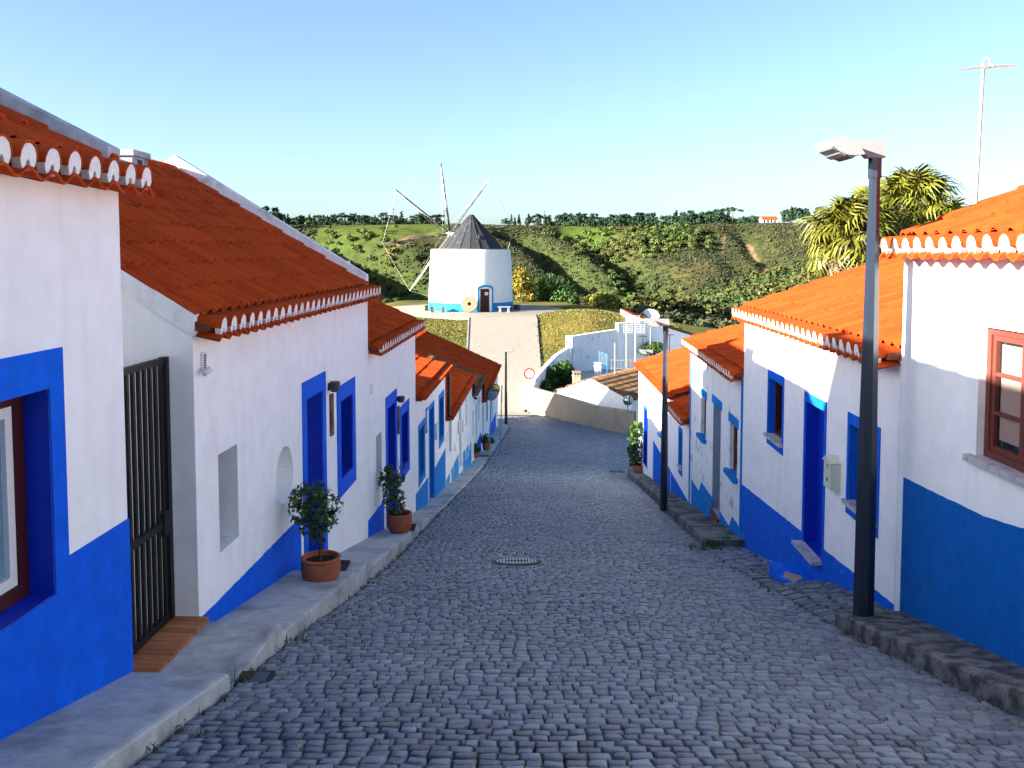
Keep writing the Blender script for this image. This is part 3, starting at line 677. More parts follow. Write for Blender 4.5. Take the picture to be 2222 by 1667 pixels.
def plaque(W, px, py0, py1, wd, label):
    u, z1 = W.hit(px, py0); _, z0 = W.hit(px, py1)
    t = thing('plaque', label, 'plaque', W.pt(u, z0), 'narrow wooden plaques on the left houses')
    mb = MB(); mb.frame(W.pt(u, 0), W.d, W.n, Zv, -wd/2, wd/2, .002, .028, z0, z1); mb.build('board', 'plaque', t)
    mb = MB(); n = 9
    for k in range(n):
        zz = z1-(z1-z0)*(k+.7)/n*.95; mb.frame(W.pt(u, 0), W.d, W.n, Zv, -wd*.28, wd*(.1+.18*random.random()), .028, .031, zz-.012, zz+.012)
    o = mb.build('carving', 'ink', t); o['kind'] = 'stuff'
plaque(WL2, 717, 855, 946, .13, 'tall wooden plaque under the nearer grey wall lamp')
plaque(WL3, 863, 882, 942, .12, 'tall wooden plaque under the farther grey wall lamp')

# L4 - L7
oa = opening(WL4, 909, 935, 1042, 920, .22, 'lblue'); od = opening(WL4, 931.5, 892, 1120, 940.5, .12, 'lblue'); ob = opening(WL4, 953, 868, 960, 961.5, .22, 'lblue')
L4 = house('terraced_house', 'white house with sky blue surrounds under the half sunlit orange roof on the left', WL4, eave_z(WL4, [(918, 880), (984.6, 788)], cap=.04), .24, 1.9, -7.4, openings=[oa, od, ob], eave='plain', rows=6)
for o in (oa, ob): glazing(L4, WL4, o, 'wframe', 'glass', 2, 2, .045)
door(L4, WL4, od, 'lblue', 3)
surround(L4, WL4, oa, .13, .13, .13, mbot=.16, m='lblue'); surround(L4, WL4, ob, .13, .13, .13, mbot=.16, m='lblue'); surround(L4, WL4, od, .12, .10, .10, m='lblue')
poly_part(L4, WL4, [(902, 1073), (929, 1035)], 'lblue', foot=-7.4); poly_part(L4, WL4, [(941.8, 1019), (966.3, 973)], 'lblue', foot=-7.4)
wbox(L4, WL4, 923, 888, 927, 942, .002, .02, 'lblue', 'tile_panel'); wbox(L4, WL4, 923.9, 892, 926.2, 937, .02, .024, 'signwhite', 'tile_picture')
wbox(L4, WL4, 943, 922, 946, 955, .002, .06, 'pvc', 'meter_box')
oa = opening(WL5, 974, 915, 992, 980, .2, 'white'); od = opening(WL5, 996, 891, 1023, 1001, .2, 'white'); ob = opening(WL5, 1009.5, 867, 929, 1013.5, .2, 'white')
L5 = house('terraced_house', 'white house with peeling sky blue dado and grey shuttered openings on the left', WL5, eave_z(WL5, [(984, 907.5), (1038, 816)], cap=.04), .36, 2.1, -8.8, openings=[oa, od, ob], eave='plain', tiles='merged', wallmat='white2')
for o in (oa, ob): glazing(L5, WL5, o, 'wframe', 'curtain', 2, 2, .045)
door(L5, WL5, od, 'door_grey', 3)
poly_part(L5, WL5, [(968, 1043), (995, 985)], 'lblue_worn', foot=-8.8); poly_part(L5, WL5, [(1002, 985), (1022.5, 958)], 'lblue_worn', foot=-8.8)
wbox(L5, WL5, 993, 915, 995.3, 942, .002, .05, 'pvc', 'meter_box'); wbox(L5, WL5, 1003, 915, 1004, 938, .002, .02, 'door_grey', 'letter_slot')
oa = opening(WL6, 1025, 894, 950, 1028, .2, 'white'); od = opening(WL6, 1032, 880, 975, 1035.3, .2, 'white'); ob = opening(WL6, 1037.6, 864, 918, 1040.5, .2, 'white')
L6 = house('terraced_house', 'small white house with a mossy brown roof between two red roofs on the left', WL6, eave_z(WL6, [(1035, 868.6), (1053, 819.4)], cap=.04), .40, 2.0, -9.4, openings=[oa, od, ob], eave='plain', tiles='merged', tm='tile_old')
for o in (oa, ob): glazing(L6, WL6, o, 'wframe', 'curtain', 2, 2, .045)
door(L6, WL6, od, 'door_grey', 3); poly_part(L6, WL6, [(1035.8, 958), (1044, 935)], 'blue', foot=-9.4)
od = opening(WL7, 1046, 884, 950, 1050.5, .2, 'white'); oa = opening(WL7, 1055.5, 872, 918, 1058, .2, 'lblue'); ob = opening(WL7, 1067, 862, 915, 1069, .2, 'white')
L7 = house('terraced_house', 'last white house on the left under the wide dark red roof before the path', WL7, eave_z(WL7, [(1054.7, 870.6), (1091.6, 788.6)], cap=.04), .45, 4.0, -11.2, openings=[od, oa, ob], eave='plain', tiles='merged')
door(L7, WL7, od, 'door_grey', 3)
for o in (oa, ob): glazing(L7, WL7, o, 'wframe', 'curtain', 2, 2, .045)
poly_part(L7, WL7, [(1061, 930), (1076, 894)], 'blue', foot=-11.2)
# downpipes
def downpipe(W, u, ztop, zbot, label, r=.045):
    t = thing('downpipe', label, 'downpipe', W.pt(u, zbot, .08), 'dark downpipes on the left row')
    mb = MB(); mb.tube([W.pt(u, ztop, .08), W.pt(u, zbot, .08)], r, 8); mb.build('pipe', 'black', t, True)
    mb = MB(); mb.tube([W.pt(u, zbot, .08), W.pt(u, zbot-.10, .10), W.pt(u, zbot-.12, .18)], r, 8); mb.build('elbow', 'black', t, True)
    for k in range(4): zz = ztop+(zbot-ztop)*(k+.5)/4; mb = MB(); mb.tube([W.pt(u, zz-.02, .08), W.pt(u, zz+.02, .08)], r+.012, 8); mb.build('clip', 'black', t)
zz = lambda W, px, py: W.hit(px, py, .08)[1]
downpipe(WL5, .10, zz(WL5, 971, 812), zz(WL5, 971, 900), 'sooty downpipe running down beside the orange roof')
downpipe(WL6, .10, zz(WL6, 1024, 842), zz(WL6, 1024, 868), 'dark downpipe at the near corner of the mossy roof')
downpipe(WL7, .12, zz(WL7, 1045, 842), zz(WL7, 1045, 868), 'dark downpipe between the mossy roof and the last house')

# ================================================================== right row
ow = opening(WR1, 2122, 706.5, 992, 2122, .11, 'white2'); uu = WR1.hit(2122, 850)[0]
ow = (uu-1.0, uu, WR1.hit(2118, 990)[1], WR1.hit(2125, 707)[1], .11, 'white2')
R1 = house('terraced_house', 'nearest white house on the right with maroon window and dark blue dado', WR1, eave_z(WR1, [(2207, 507), (1925.5, 518)]), .38, 3.0, -3.75, openings=[ow], u_vis=(WR1.u_at_y(3.4), WR1.L+.05), rows=9, wallmat='white')
w_ = glazing(R1, WR1, ow, 'brownframe', 'glass', 2, 3, .06, bars=.03)
lw = (ow[1]-ow[0]-.12)/2
for i in range(2):
    mb = MB(); x0 = ow[0]+.06+i*lw+.08
    mb.frame(WR1.pt(0, 0), WR1.d, WR1.n, Zv, x0, x0+lw-.16, -.11+.0045, -.11+.007, ow[2]+.16, ow[3]-.13); sh = mb.build('shutter_leaf', 'shutter', w_)
sill(R1, WR1, ow, 'marble', .07, .07, .045)
poly_part(R1, WR1, [(2222+60, 1165), (2135, 1120.5), (1961.6, 1036)], 'bluedark', foot=-3.75)
oa = opening(WR2, 1699.8, 836, 966, 1669.4, .14, 'blue2'); od = opening(WR2, 1791, 893, 1226, 1749.5, .16, 'doorblue')
uf, zt_ = WR2.hit(1845, 919); zb_ = WR2.hit(1843, 1087)[1]; ob = (uf-(oa[1]-oa[0])*1.1, uf, zb_, zt_, .14, 'blue2')
R2 = house('terraced_house', 'white house on the right with blue door, letterbox and sunlit orange roof', WR2, eave_z(WR2, [(1606, 674), (1718, 705), (1831, 735.5)]), .33, 3.0, -5.6, openings=[oa, od, ob], rows=9, wallmat='white')
glazing(R2, WR2, oa, 'dkred', 'glass', 1, 1, .045); glazing(R2, WR2, ob, 'brownframe', 'glass', 2, 2, .05); door(R2, WR2, od, 'doorblue', 2)
for o in (oa, ob): surround(R2, WR2, o, .12, .055, .055, mbot=.15, m='blue2'); sill(R2, WR2, o, 'marble', .05, .06, .04)
surround(R2, WR2, od, .12, .06, .06, m='blue2')
uo0 = od[0]-.06; uo1 = od[1]+.06
pf = WR2.hit(1623, 1061); pn = WR2.hit(1738, 1152); sl_ = (pf[1]-pn[1])/(pf[0]-pn[0])
for a, c in ((uo1, WR2.L-.002), (.004, uo0)):
    poly_part(R2, WR2, [('p', a, pn[1]+sl_*(a-pn[0])), ('p', c, pn[1]+sl_*(c-pn[0]))], 'blue2', foot=-5.6)
poly_part(R2, WR2, [('p', uo0, od[2]-.01), ('p', uo1, od[2]-.01)], 'blue2', foot=-5.6)
oa = opening(WR3, 1600.5, 930, 1040, 1584, .12, 'white2'); od = opening(WR3, 1565, 890, 1133, 1548, .14, 'door_grey'); ob = opening(WR3, 1532.5, 868, 955, 1522, .12, 'white2')
R3 = house('terraced_house', 'white house on the right with light blue lintels, zigzag dado and blue corner stripes', WR3, eave_z(WR3, [(1479.8, 727), (1557, 797), (1520, 762)]), .25, 2.7, -6.9, openings=[oa, od, ob], rows=8, wallmat='white2')
for o in (oa, ob): glazing(R3, WR3, o, 'brownframe', 'glass', 2, 2, .05)
door(R3, WR3, od, 'door_grey', 3)
def lintel(root, W, o, h, m, nm='lintel', ext=.1):
    mb = MB(); mb.frame(W.pt(0, 0), W.d, W.n, Zv, o[0]-ext, o[1]+ext, .001, .014, o[3]+.002, o[3]+h); mb.build(nm, m, root)
for o in (oa, od, ob): lintel(R3, WR3, o, .16, 'lblue')
for o in (oa, ob): sill(R3, WR3, o, 'lblue', .10, .09, .07)
poly_part(R3, WR3, [(1500.8, 1040.5), (1517, 1065.8), (1522, 1045.6), (1546.5, 1081)], 'lblue', foot=-6.9)
poly_part(R3, WR3, [(1562, 1109), (1582, 1141.8), (1589, 1120), (1614, 1158)], 'lblue', foot=-6.9)
poly_part(R3, WR3, [('p', od[0]-.01, od[2]-.01), ('p', od[1]+.01, od[2]-.01)], 'lblue', foot=-6.9)
zt_ = eave_z(WR3, [(1520, 762)])
for a in (.004, WR3.L-.10):
    mb = MB(); mb.frame(WR3.pt(0, 0), WR3.d, WR3.n, Zv, a, a+.095, .001, .018, -6.9, zt_-.02); mb.build('corner_stripe', 'lblue', R3)
mb = MB(); mb.frame(WR3.pt(0, 0), WR3.d, WR3.n, Zv, od[0]-.0, od[1]+.0, -.1, .05, od[2]-.12, od[2]-.006); mb.build('door_step', 'brownframe', R3)
oa = opening(WR4, 1480.5, 944, 1020, 1474, .12, 'lblue')
R4 = house('terraced_house', 'low white house on the right with red tiled roof behind the second street lamp', WR4, eave_z(WR4, [(1450.7, 880.6), (1477, 909.7)], cap=.07), .30, 2.6, -7.4, openings=[oa], rows=8, wallmat='white')
glazing(R4, WR4, oa, 'wframe', 'glass', 2, 1, .045); surround(R4, WR4, oa, .14, .06, .06, mbot=.18, m='blue2'); sill(R4, WR4, oa, 'marble', .03, .05, .04)
poly_part(R4, WR4, [(1456, 1023), (1498, 1097)], 'blue2', foot=-7.4)
od = opening(WR5, 1405, 893, 1020, 1398, .16, 'doorblue'); ob = opening(WR5, 1436, 898, 945, 1432, .12, 'white')
R5 = house('terraced_house', 'last white house on the right with bright orange roof beside the potted shrub', WR5, eave_z(WR5, [(1374, 793), (1439.6, 856)], cap=.04), .30, 3.2, -8.9, openings=[od, ob], eave='plain', tiles='merged', wallmat='white')
door(R5, WR5, od, 'doorblue', 3); glazing(R5, WR5, ob, 'brownframe', 'glass', 1, 1, .04); surround(R5, WR5, od, .10, .08, .08, m='blue2'); sill(R5, WR5, ob, 'lblue', .06, .06, .06)
poly_part(R5, WR5, [(1417.7, 956), (1455, 1021)], 'blue2', foot=-8.9)

# right pavements, ramp, steps
RXi = lambda y: np.interp(y, [0, 8.2, 14.4, 19.9, 29], [3.67, 3.67, 3.84, 4.09, 4.23])
rz = lambda y, h: float(SZ(3.1, y))+h
slab_abs(rsw, 0, 4.6, rz(0, .14), rz(4.6, .14), RXi, XKR, 'concrete_black'); slab_abs(rsw, 4.604, 8.06, rz(4.6, .14), rz(8.06, .16), RXi, XKR, 'concrete_black')
for y0, y1, m_ in ((14.15, 16.2, 'concrete_old'), (16.204, 18.6, 'concrete_old'), (18.604, 21.5, 'concrete_old'), (21.504, 25.2, 'concrete_black'), (25.204, 29.6, 'concrete_old')):
    slab_abs(rsw, y0, y1, rz(y0, .13 if y0 < 15 else .17), rz(y1, .17), RXi, XKR, m_)
ramp = struct(link('stone_ramp', None))
mb = MB(); N = 24
def ramp_z(x, y):
    t = np.clip((x-XKR(y))/np.maximum(RXi(y)-XKR(y), .1), 0, 1); a = (.12-.07*np.exp(-((y-10.9)/.7)**2))*np.clip((13.9-y)/4, .12, 1); return float(SZ(x, y)+a*t**.75+.012)
rows_ = np.arange(8.05, 14.2, .25)
for y0, y1 in zip(rows_[:-1], rows_[1:]):
    for t0, t1 in ((0, .33), (.33, .66), (.66, 1.08)):
        P = [];
        for y_, t_ in ((y0, t0), (y0, t1), (y1, t1), (y1, t0)):
            x_ = float(XKR(y_))-.03+t_*(float(RXi(y_))-float(XKR(y_))+.03); P.append(Vector((x_, y_, ramp_z(x_, y_)-.03)))
        mb.quad(*P)
mb.build('ramp_bed', 'joint', ramp, recalc=False)
ri = []; y = 8.1
while y < 14.1:
    x = float(XKR(y))-.02; d_ = random.uniform(.07, .095)
    while x < float(RXi(y))-.03:
        wd = random.uniform(.13, .21); ri.append((x+wd/2, y+d_/2+random.uniform(-.012, .012), min(wd, float(RXi(y))-x)*.93, d_*.86, random.randrange(14), random.uniform(-.15, .15), 0)); x += wd
    y += d_
def ramp_mat(it):
    xc, yc, wd, dp, vi, rot, dz = it
    sx = (ramp_z(xc+.05, yc)-ramp_z(xc-.05, yc))/.1; sy = (ramp_z(xc, yc+.2)-ramp_z(xc, yc-.2))/.4
    ez = Vector((-sx, -sy, 1)).normalized(); ex = Vector((1, 0, sx)).normalized(); ey = ez.cross(ex)
    return basis(ex, ey, ez, Vector((xc, yc, ramp_z(xc, yc)+random.uniform(-.01, .012)))) @ Matrix.Rotation(rot+random.uniform(-.05, .05), 4, 'Z') @ Matrix.Rotation(random.uniform(-.1, .1), 4, 'X') @ Matrix.Diagonal((wd, dp, 1.3, 1))
near_r = [it for it in ri if it[1] < 12.2][:300]
for it in near_r: link('ramp_stone', CM[it[4]], ramp, ramp_mat(it))
left_r = [it for it in ri if it not in near_r]
if left_r: merge_cobbles(left_r, 'ramp_paving', ramp, ramp_mat)
# blue step and marble threshold at the R2 door
od2 = R2; odr = opening(WR2, 1791, 893, 1226, 1749.5, .16, 'doorblue')
st = thing('door_step', 'chipped blue painted step with marble threshold below the right hand blue door', 'step', WR2.pt((odr[0]+odr[1])/2, odr[2]-.3, .2))
mb = MB(); zt_ = WR2.hit(1738, 1229)[1]+.05
P = [WR2.pt(odr[0]-.02, zt_, .002), WR2.pt(odr[1]+.10, zt_, .002), WR2.pt(odr[1]+.12, zt_, .40), WR2.pt(odr[0]+.25, zt_, .46), WR2.pt(odr[0]-.02, zt_, .30)]
mb.prism(P, Vector((0, 0, -.6))); mb.build('block', 'blue2', st)
mb = MB(); mb.frame(WR2.pt(0, 0), WR2.d, WR2.n, Zv, odr[0]-.02, odr[1]+.05, -.15, .14, odr[2]-.045, odr[2]-.003); mb.build('threshold', 'marble', st)
mb = MB(); mb.prism([WR2.pt(odr[0]+.30+.16*math.cos(a)*(1+.3*math.sin(3*a)), zt_+.001, .26+.10*math.sin(a)*(1+.25*math.cos(4*a))) for a in np.linspace(0, 6.283, 22)[:-1]], Vector((0, 0, .002))); mb.build('bare_patch', 'cream', st)
# letterbox
uf, zf = WR2.hit(1790, 1056, .12); zt_ = WR2.hit(1790, 994, .12)[1]; uf -= .05
lb = thing('letterbox', 'pale green tin letterbox with gabled lid on the white wall', 'letterbox', WR2.pt(uf, zf))
mb = MB(); a, c = uf-.115, uf+.115
mb.frame(WR2.pt(0, 0), WR2.d, WR2.n, Zv, a, c, .002, .115, zf, zt_-.02); mb.build('body', 'letterbox', lb)
mb = MB()
mb.prism([WR2.pt(a-.012, zt_-.02, .0), WR2.pt(uf, zt_+.055, .0), WR2.pt(c+.012, zt_-.02, .0)], WR2.n*.135); mb.build('lid', 'letterbox', lb)
mb = MB(); mb.frame(WR2.pt(0, 0), WR2.d, WR2.n, Zv, uf-.02, uf+.02, .1155, .118, zf+.08, zf+.12); mb.frame(WR2.pt(0, 0), WR2.d, WR2.n, Zv, uf-.012, uf+.012, .1155, .119, zt_-.09, zt_-.05); mb.build('lock', 'ink', lb)

# ================================================================== gate, brick step
gx = -.22
WG = Wall(lp(5.88), lp(7.0), 'L')
zg1 = WG.hit(352, 776, gx)[1]; zg0 = WG.hit(368, 1350, gx)[1]+.03; zm = WG.hit(360, 1133, gx)[1]
gt = thing('iron_gate', 'black iron bar gate between the first two houses on the left', 'gate', WG.pt(.5, zg0, gx))
mb = MB(); q = WG.pt(0, 0)
for z0, z1 in ((zg1-.05, zg1), (zg0, zg0+.05), (zm-.03, zm+.03)): mb = MB(); mb.frame(q, WG.d, WG.n, Zv, .0, WG.L, gx-.02, gx+.02, z0, z1); mb.build('rail', 'black', gt)
for u in (.0, WG.L-.06): mb = MB(); mb.frame(q, WG.d, WG.n, Zv, u, u+.06, gx-.03, gx+.03, zg0, zg1+.002); mb.build('post', 'black', gt)
nb = 11
for k in range(nb):
    u = .10+(WG.L-.2)*k/(nb-1)
    mb = MB(); mb.frame(q, WG.d, WG.n, Zv, u-.017, u+.017, gx-.012, gx+.012, zg0+.05, zg1-.05); mb.build('bar', 'black', gt)
mb = MB(); mb.frame(q, WG.d, WG.n, Zv, WG.L-.16, WG.L-.07, gx-.03, gx+.035, zm-.09, zm+.10); mb.build('lock_box', 'black', gt)
mb = MB(); mb.quad(Vector((-9, 5.86, zg0-.06)), Vector((-2.8, 5.86, zg0-.06)), Vector((-2.8, 7.02, zg0-.06)), Vector((-9, 7.02, zg0-.06))); struct(mb.build('yard_floor', 'concrete', recalc=False))
bs = thing('brick_step', 'orange brick step under the black gate', 'step', WG.pt(.5, zg0-.3, .0))
zs_ = zg0-.004
mb = MB(); mb.frame(q, WG.d, WG.n, Zv, 0.0, WG.L+.02, gx-.1, .055, zs_-.5, zs_-.01); mb.build('mortar_bed', 'mortar', bs)
nb = 15; bw = (WG.L+.02)/nb
bmb = MB(); bmb.frame(Vector((0, 0, 0)), Vector((1, 0, 0)), Vector((0, 1, 0)), Zv, -bw/2+.004, bw/2-.004, -.02, .06+abs(gx)+.02, -.10, .0); 
BR = bmb.mesh('brick', 'brick')
for k in range(nb):
    o = WG.pt((k+.5)*bw, zs_+random.uniform(-.002, .002), .062+random.uniform(-.003, .003)); link('brick', BR, bs, basis(WG.d, -WG.n, Zv, o) if False else basis(-WG.d, -WG.n, Zv, o))

# ================================================================== leaves
def leaf_mesh(name, centers, n, size, m, seed=1, asp=.55, flat=.0, shell=.55, up=.3):
    g = np.random.default_rng(seed); C = np.array([c[:3] for c in centers], float); Rd = np.array([c[3:] if len(c) > 4 else (c[3],)*3 for c in centers], float)
    wts = np.prod(Rd, 1)**.67; wts = wts/wts.sum(); k = g.choice(len(C), n, p=wts)
    d = g.normal(size=(n, 3)); d /= np.linalg.norm(d, axis=1)[:, None]; rad = shell+(1-shell)*g.random(n)**.7
    P = C[k]+d*Rd[k]*rad[:, None]
    nrm = d*.7+g.normal(size=(n, 3))*.6; nrm[:, 2] += up; nrm /= np.linalg.norm(nrm, axis=1)[:, None]
    a = np.cross(nrm, g.normal(size=(n, 3))); a /= np.linalg.norm(a, axis=1)[:, None]; b_ = np.cross(nrm, a)
    sz = size*g.uniform(.6, 1.35, n)[:, None]
    bend = nrm*sz*.18
    V = np.stack([P-a*sz, P+b_*sz*asp-bend*.2, P+a*sz+bend*-1, P-b_*sz*asp-bend*.2], 1).reshape(-1, 3)
    Fq = np.arange(n*4).reshape(-1, 4); tint = np.repeat(g.random(n), 4)
    return fast_mesh(name, V, Fq, m, tint)
def pot_mesh(mb, c, r, h):
    prof = [(0, 0), (r*.60, 0), (r*.66, h*.02), (r*.86, h*.20), (r*.99, h*.45), (r*1.03, h*.68), (r*1.0, h*.86), (r*.985, h*.90), (r*1.03, h*.93), (r*1.03, h*.985), (r*1.0, h), (r*.90, h), (r*.88, h*.93), (r*.88, h*.80)]
    mb.lathe(prof, 32, c)
def branch(mb, p, d, L, r, depth, tips, g):
    n = 4; pts = [Vector(p)]; dd = Vector(d).normalized()
    for i in range(n):
        dd = (dd+Vector((g.normal()*.16, g.normal()*.16, .05))).normalized(); pts.append(pts[-1]+dd*L/n)
    mb.tube(pts, [r*(1-.45*i/n) for i in range(n+1)], 6, False); tips.append(pts[-1])
    if depth:
        for _ in range(3):
            a = Vector((g.normal(), g.normal(), abs(g.normal())*.5+.2)).normalized(); branch(mb, pts[-1], (dd*.6+a*.8), L*.62, r*.55, depth-1, tips, g)
def potted(px, py, Y, wpx, hpx, label, clumps, nleaf, lsize, stem=.5, seed=3, m='leaf', round_=True, collar=True):
    p = at(px, py, Y); k = Y/F; r = wpx*k/2; h = hpx*k
    t = thing('potted_plant', label, 'plant', p, None)
    mb = MB(); pot_mesh(mb, p, r, h); pt_ = mb.build('pot', 'terracotta', t, True)
    mb = MB(); mb.lathe([(r*.89, h*.84), (.001, h*.86)], 24, p); mb.build('soil', 'soil', t, True)
    if collar: mb = MB(); mb.lathe([(r*.55, .001), (r*.80, .001), (r*.78, .02), (r*.70, .035), (r*.6, .035)], 28, p); mb.build('saucer', 'concrete', t, True)
    g = np.random.default_rng(seed); mb = MB(); tips = []
    branch(mb, p+Vector((0, 0, h*.8)), (.02, 0, 1), stem, .016, 2, tips, g); mb.build('stem', 'bark', t, True)
    cs = []
    for cx_, cy_, r_ in clumps: c = at(cx_, cy_, Y+g.uniform(-.12, .12)); cs.append((c.x, c.y, c.z, r_*k))
    link('foliage', leaf_mesh('foliage', cs, nleaf, lsize, m, seed, .42), t)
    return t
potted(697, 1276, 9.16, 84, 72, 'round headed shrub in the largest terracotta pot beside the first blue door',
       [(655, 1085, 30), (690, 1070, 24), (680, 1105, 34), (650, 1115, 26), (720, 1095, 26), (700, 1130, 30), (670, 1140, 26), (715, 1125, 22), (640, 1080, 16), (690, 1055, 14), (660, 1060, 16), (690, 1165, 18)], 1150, .034, .42, 4)
potted(867, 1157, 14.3, 54, 46, 'tall slim shrub in a terracotta pot beside the second blue door',
       [(840, 1030, 18), (855, 1045, 20), (845, 1065, 20), (862, 1075, 18), (850, 1095, 18), (868, 1040, 14), (858, 1115, 16), (832, 1045, 12), (845, 1020, 12), (870, 1095, 10), (838, 1085, 12)], 800, .04, .5, 9)
potted(1032, 993, 33.2, 18, 13, 'low leafy plant in a small clay pot on the left pavement', [(1030, 972, 8), (1036, 975, 7), (1024, 977, 6), (1033, 968, 6)], 260, .07, .12, 11, collar=False)
potted(1055, 977, 35.6, 17, 19, 'dark plant in a clay pot behind the mirror post', [(1050, 953, 9), (1062, 955, 9), (1056, 948, 7), (1068, 958, 6)], 260, .07, .15, 12, collar=False)
potted(1389, 1031, 28.0, 31, 24, 'bushy green shrub in a clay pot by the last house on the right',
       [(1378, 990, 16), (1372, 975, 12), (1405, 985, 14), (1398, 970, 10), (1382, 962, 12), (1410, 1000, 10), (1380, 935, 17), (1372, 948, 12), (1390, 928, 12), (1375, 1005, 10), (1385, 918, 8)], 1000, .075, .6, 13, 'leaf_g', collar=False)
for px, py, Y, lb in ((738, 1252, 9.9, 'dark doormat on the pavement by the largest flowerpot'), (898, 1156, 14.9, 'dark doormat beside the slim potted shrub'), (1050, 985, 34.2, 'dark doormat by the small clay pots')):
    o = at(px, py, Y); z = {9.9: -3.675, 14.9: -4.815, 34.2: -8.14}[Y]
    xw = float(XL(Y))+.30; mb = MB(); mb.box(xw-.20, xw+.22, Y-.27, Y+.27, z-.012, z+.02)
    dm = mb.build('doormat', 'mat_fabric'); tag(dm, lb, 'doormat', 'doormats')
    if Y < 10: dm.rotation_euler = (0, 0, 0)

# ================================================================== street lamps
def street_lamp(base, Ht, label, r0=.085, r1=.05, arm=-1, yaw=0):
    t = thing('street_lamp', label, 'lamp', base, 'street lamps'); B = Vector(base)
    mb = MB(); mb.tube([B+Vector((0, 0, -.1)), B+Vector((0, 0, Ht*.30)), B+Vector((0, 0, Ht*.94))], [r0, r0*.93, r1], 8); mb.build('pole', 'pole', t)
    mb = MB(); mb.tube([B+Vector((0, 0, Ht*.915)), B+Vector((0, 0, Ht*.955))], r1*1.25, 8); mb.build('collar', 'pole', t)
    c, s_ = math.cos(yaw)*arm, math.sin(yaw); ax = Vector((c, s_, 0)); ay = Vector((-s_, c, 0)) if arm > 0 else Vector((s_, -c, 0)); ay = Zv.cross(ax)
    top = B+Vector((0, 0, Ht*.955)); k = Ht/4.43
    P = [(-.07, 0), (-.07, .135), (-.05, .155), (.40, .155), (.40, .07), (.13, .055), (.075, .0)]
    mb = MB(); mb.prism([top+ax*x*k+Zv*z*k-ay*.055*k for x, z in P], ay*.11*k); mb.build('arm', 'alu', t)
    rib = MB()
    for i in range(5): rib.frame(top, ax, ay, Zv, (.16+.04*i)*k, (.175+.04*i)*k, -.05*k, .05*k, .035*k, .062*k)
    o = rib.build('cooling_fins', 'galv', t); o['kind'] = 'stuff'
    # lens shaped head, axis along the street
    ctr = top+ax*.34*k+Zv*.075*k; tilt = R(-22)
    ux = ax*math.cos(tilt)+Zv*math.sin(tilt)*1; uz = Zv*math.cos(tilt)-ax*math.sin(tilt); ux, uz = ax*math.cos(tilt)-Zv*math.sin(tilt), Zv*math.cos(tilt)+ax*math.sin(tilt)
    n = 12; lens = [(-.17+.34*i/n, .075*math.sin(math.pi*i/n)) for i in range(n+1)]; low = [(.17-.34*i/n, -.062*math.sin(math.pi*i/n)) for i in range(1, n)]
    y0, y1 = -.16*k, .24*k
    mb = MB(); mb.prism([ctr+ux*x*k+uz*z*k+ay*(y0+.012) for x, z in [(a*.97, b_*.93) for a, b_ in lens+low]], ay*(y1-y0-.024)); mb.build('head', 'alu', t, True)
    for yy in (y0, y1-.016):
        mb = MB(); mb.prism([ctr+ux*x*k+uz*z*k+ay*yy for x, z in lens+low], ay*.016); mb.build('end_plate', 'alu', t)
    for i in range(3):
        x0 = (-.10+.075*i)
        mb = MB(); zz = -.062*math.sin(math.pi*((x0+.03)+.17)/.34)
        mb.frame(ctr, ux, ay, uz, x0*k, (x0+.058)*k, y0+.03*k, y1-.03*k, (zz-.012)*k, (zz+.02)*k); mb.build('light_panel', 'lampdark', t)
    for bx, bz in ((-.12, .02), (.12, .02), (-.09, -.015), (.1, -.02), (0, .05)):
        p = ctr+ux*bx*k+uz*bz*k+ay*(y0-.002)
        mb = MB(); mb.tube([p, p-ay*.006], .007*k, 6); mb.build('screw', 'ink', t)
    return t
p = at(1873, 1345, 7.9); street_lamp((p.x, p.y, p.z), 4.43, 'tall dark street lamp in the foreground at the corner of the right pavement', .098, .049)
p = at(1440, 1122, 19.8); street_lamp((p.x, p.y, p.z), 4.62, 'second street lamp down the right pavement, pale top above the orange roofs', .09, .05)
p = at(1098, 918, 50.3); street_lamp((p.x, p.y, p.z), 4.35, 'farthest street lamp at the end of the left row', .085, .05, arm=1)
p = at(1412, 800, 44); street_lamp((p.x, p.y, float(H(p.x, p.y))), -545+0 if False else float(at(1412, 757, 44).z-H(p.x, p.y)), 'street lamp showing only its head above the last orange roof', .085, .05)

# mirror, signs
base = at(1062, 988, 33.4)
mr = thing('traffic_mirror', 'convex oval traffic mirror on a leaning post by the left houses', 'mirror', base)
top = at(1066, 850, 33.2); mb = MB(); mb.tube([base-Vector((0, 0, .1)), top], .028, 8); mb.build('post', 'galv', mr, True)
c = at(1071, 852, 33.2); nx_ = Vector((.72, -.62, -.28)).normalized(); a_ = nx_.cross(Zv).normalized(); b2 = a_.cross(nx_)
n = 28
def dome(mb, r, h, off, m=6):
    V = [c+nx_*(off+h)]; fs = []
    for i in range(1, m+1):
        t_ = i/m; V += [c+nx_*(off+h*(1-t_*t_))+(a_*math.cos(2*math.pi*k/n)+b2*math.sin(2*math.pi*k/n))*r*t_ for k in range(n)]
    fs += [(0, 1+k, 1+(k+1) % n) for k in range(n)]
    for i in range(m-1): fs += [(1+i*n+k, 1+i*n+(k+1) % n, 1+(i+1)*n+(k+1) % n, 1+(i+1)*n+k) for k in range(n)]
    mb.add(V, fs)
mb = MB(); dome(mb, .32, .06, .0); mb.build('mirror_glass', 'mirror', mr, True)
mb = MB(); mb.prism([c+nx_*-.04+(a_*math.cos(2*math.pi*k/n)+b2*math.sin(2*math.pi*k/n))*.345 for k in range(n)], nx_*.038); mb.build('rim', 'black', mr)
base = at(1085, 980, 35.6); top = at(1089, 838, 35.6)
pp = thing('sign_post', 'thin grey post with a narrow plate seen edge on at the left kerb', 'post', base)
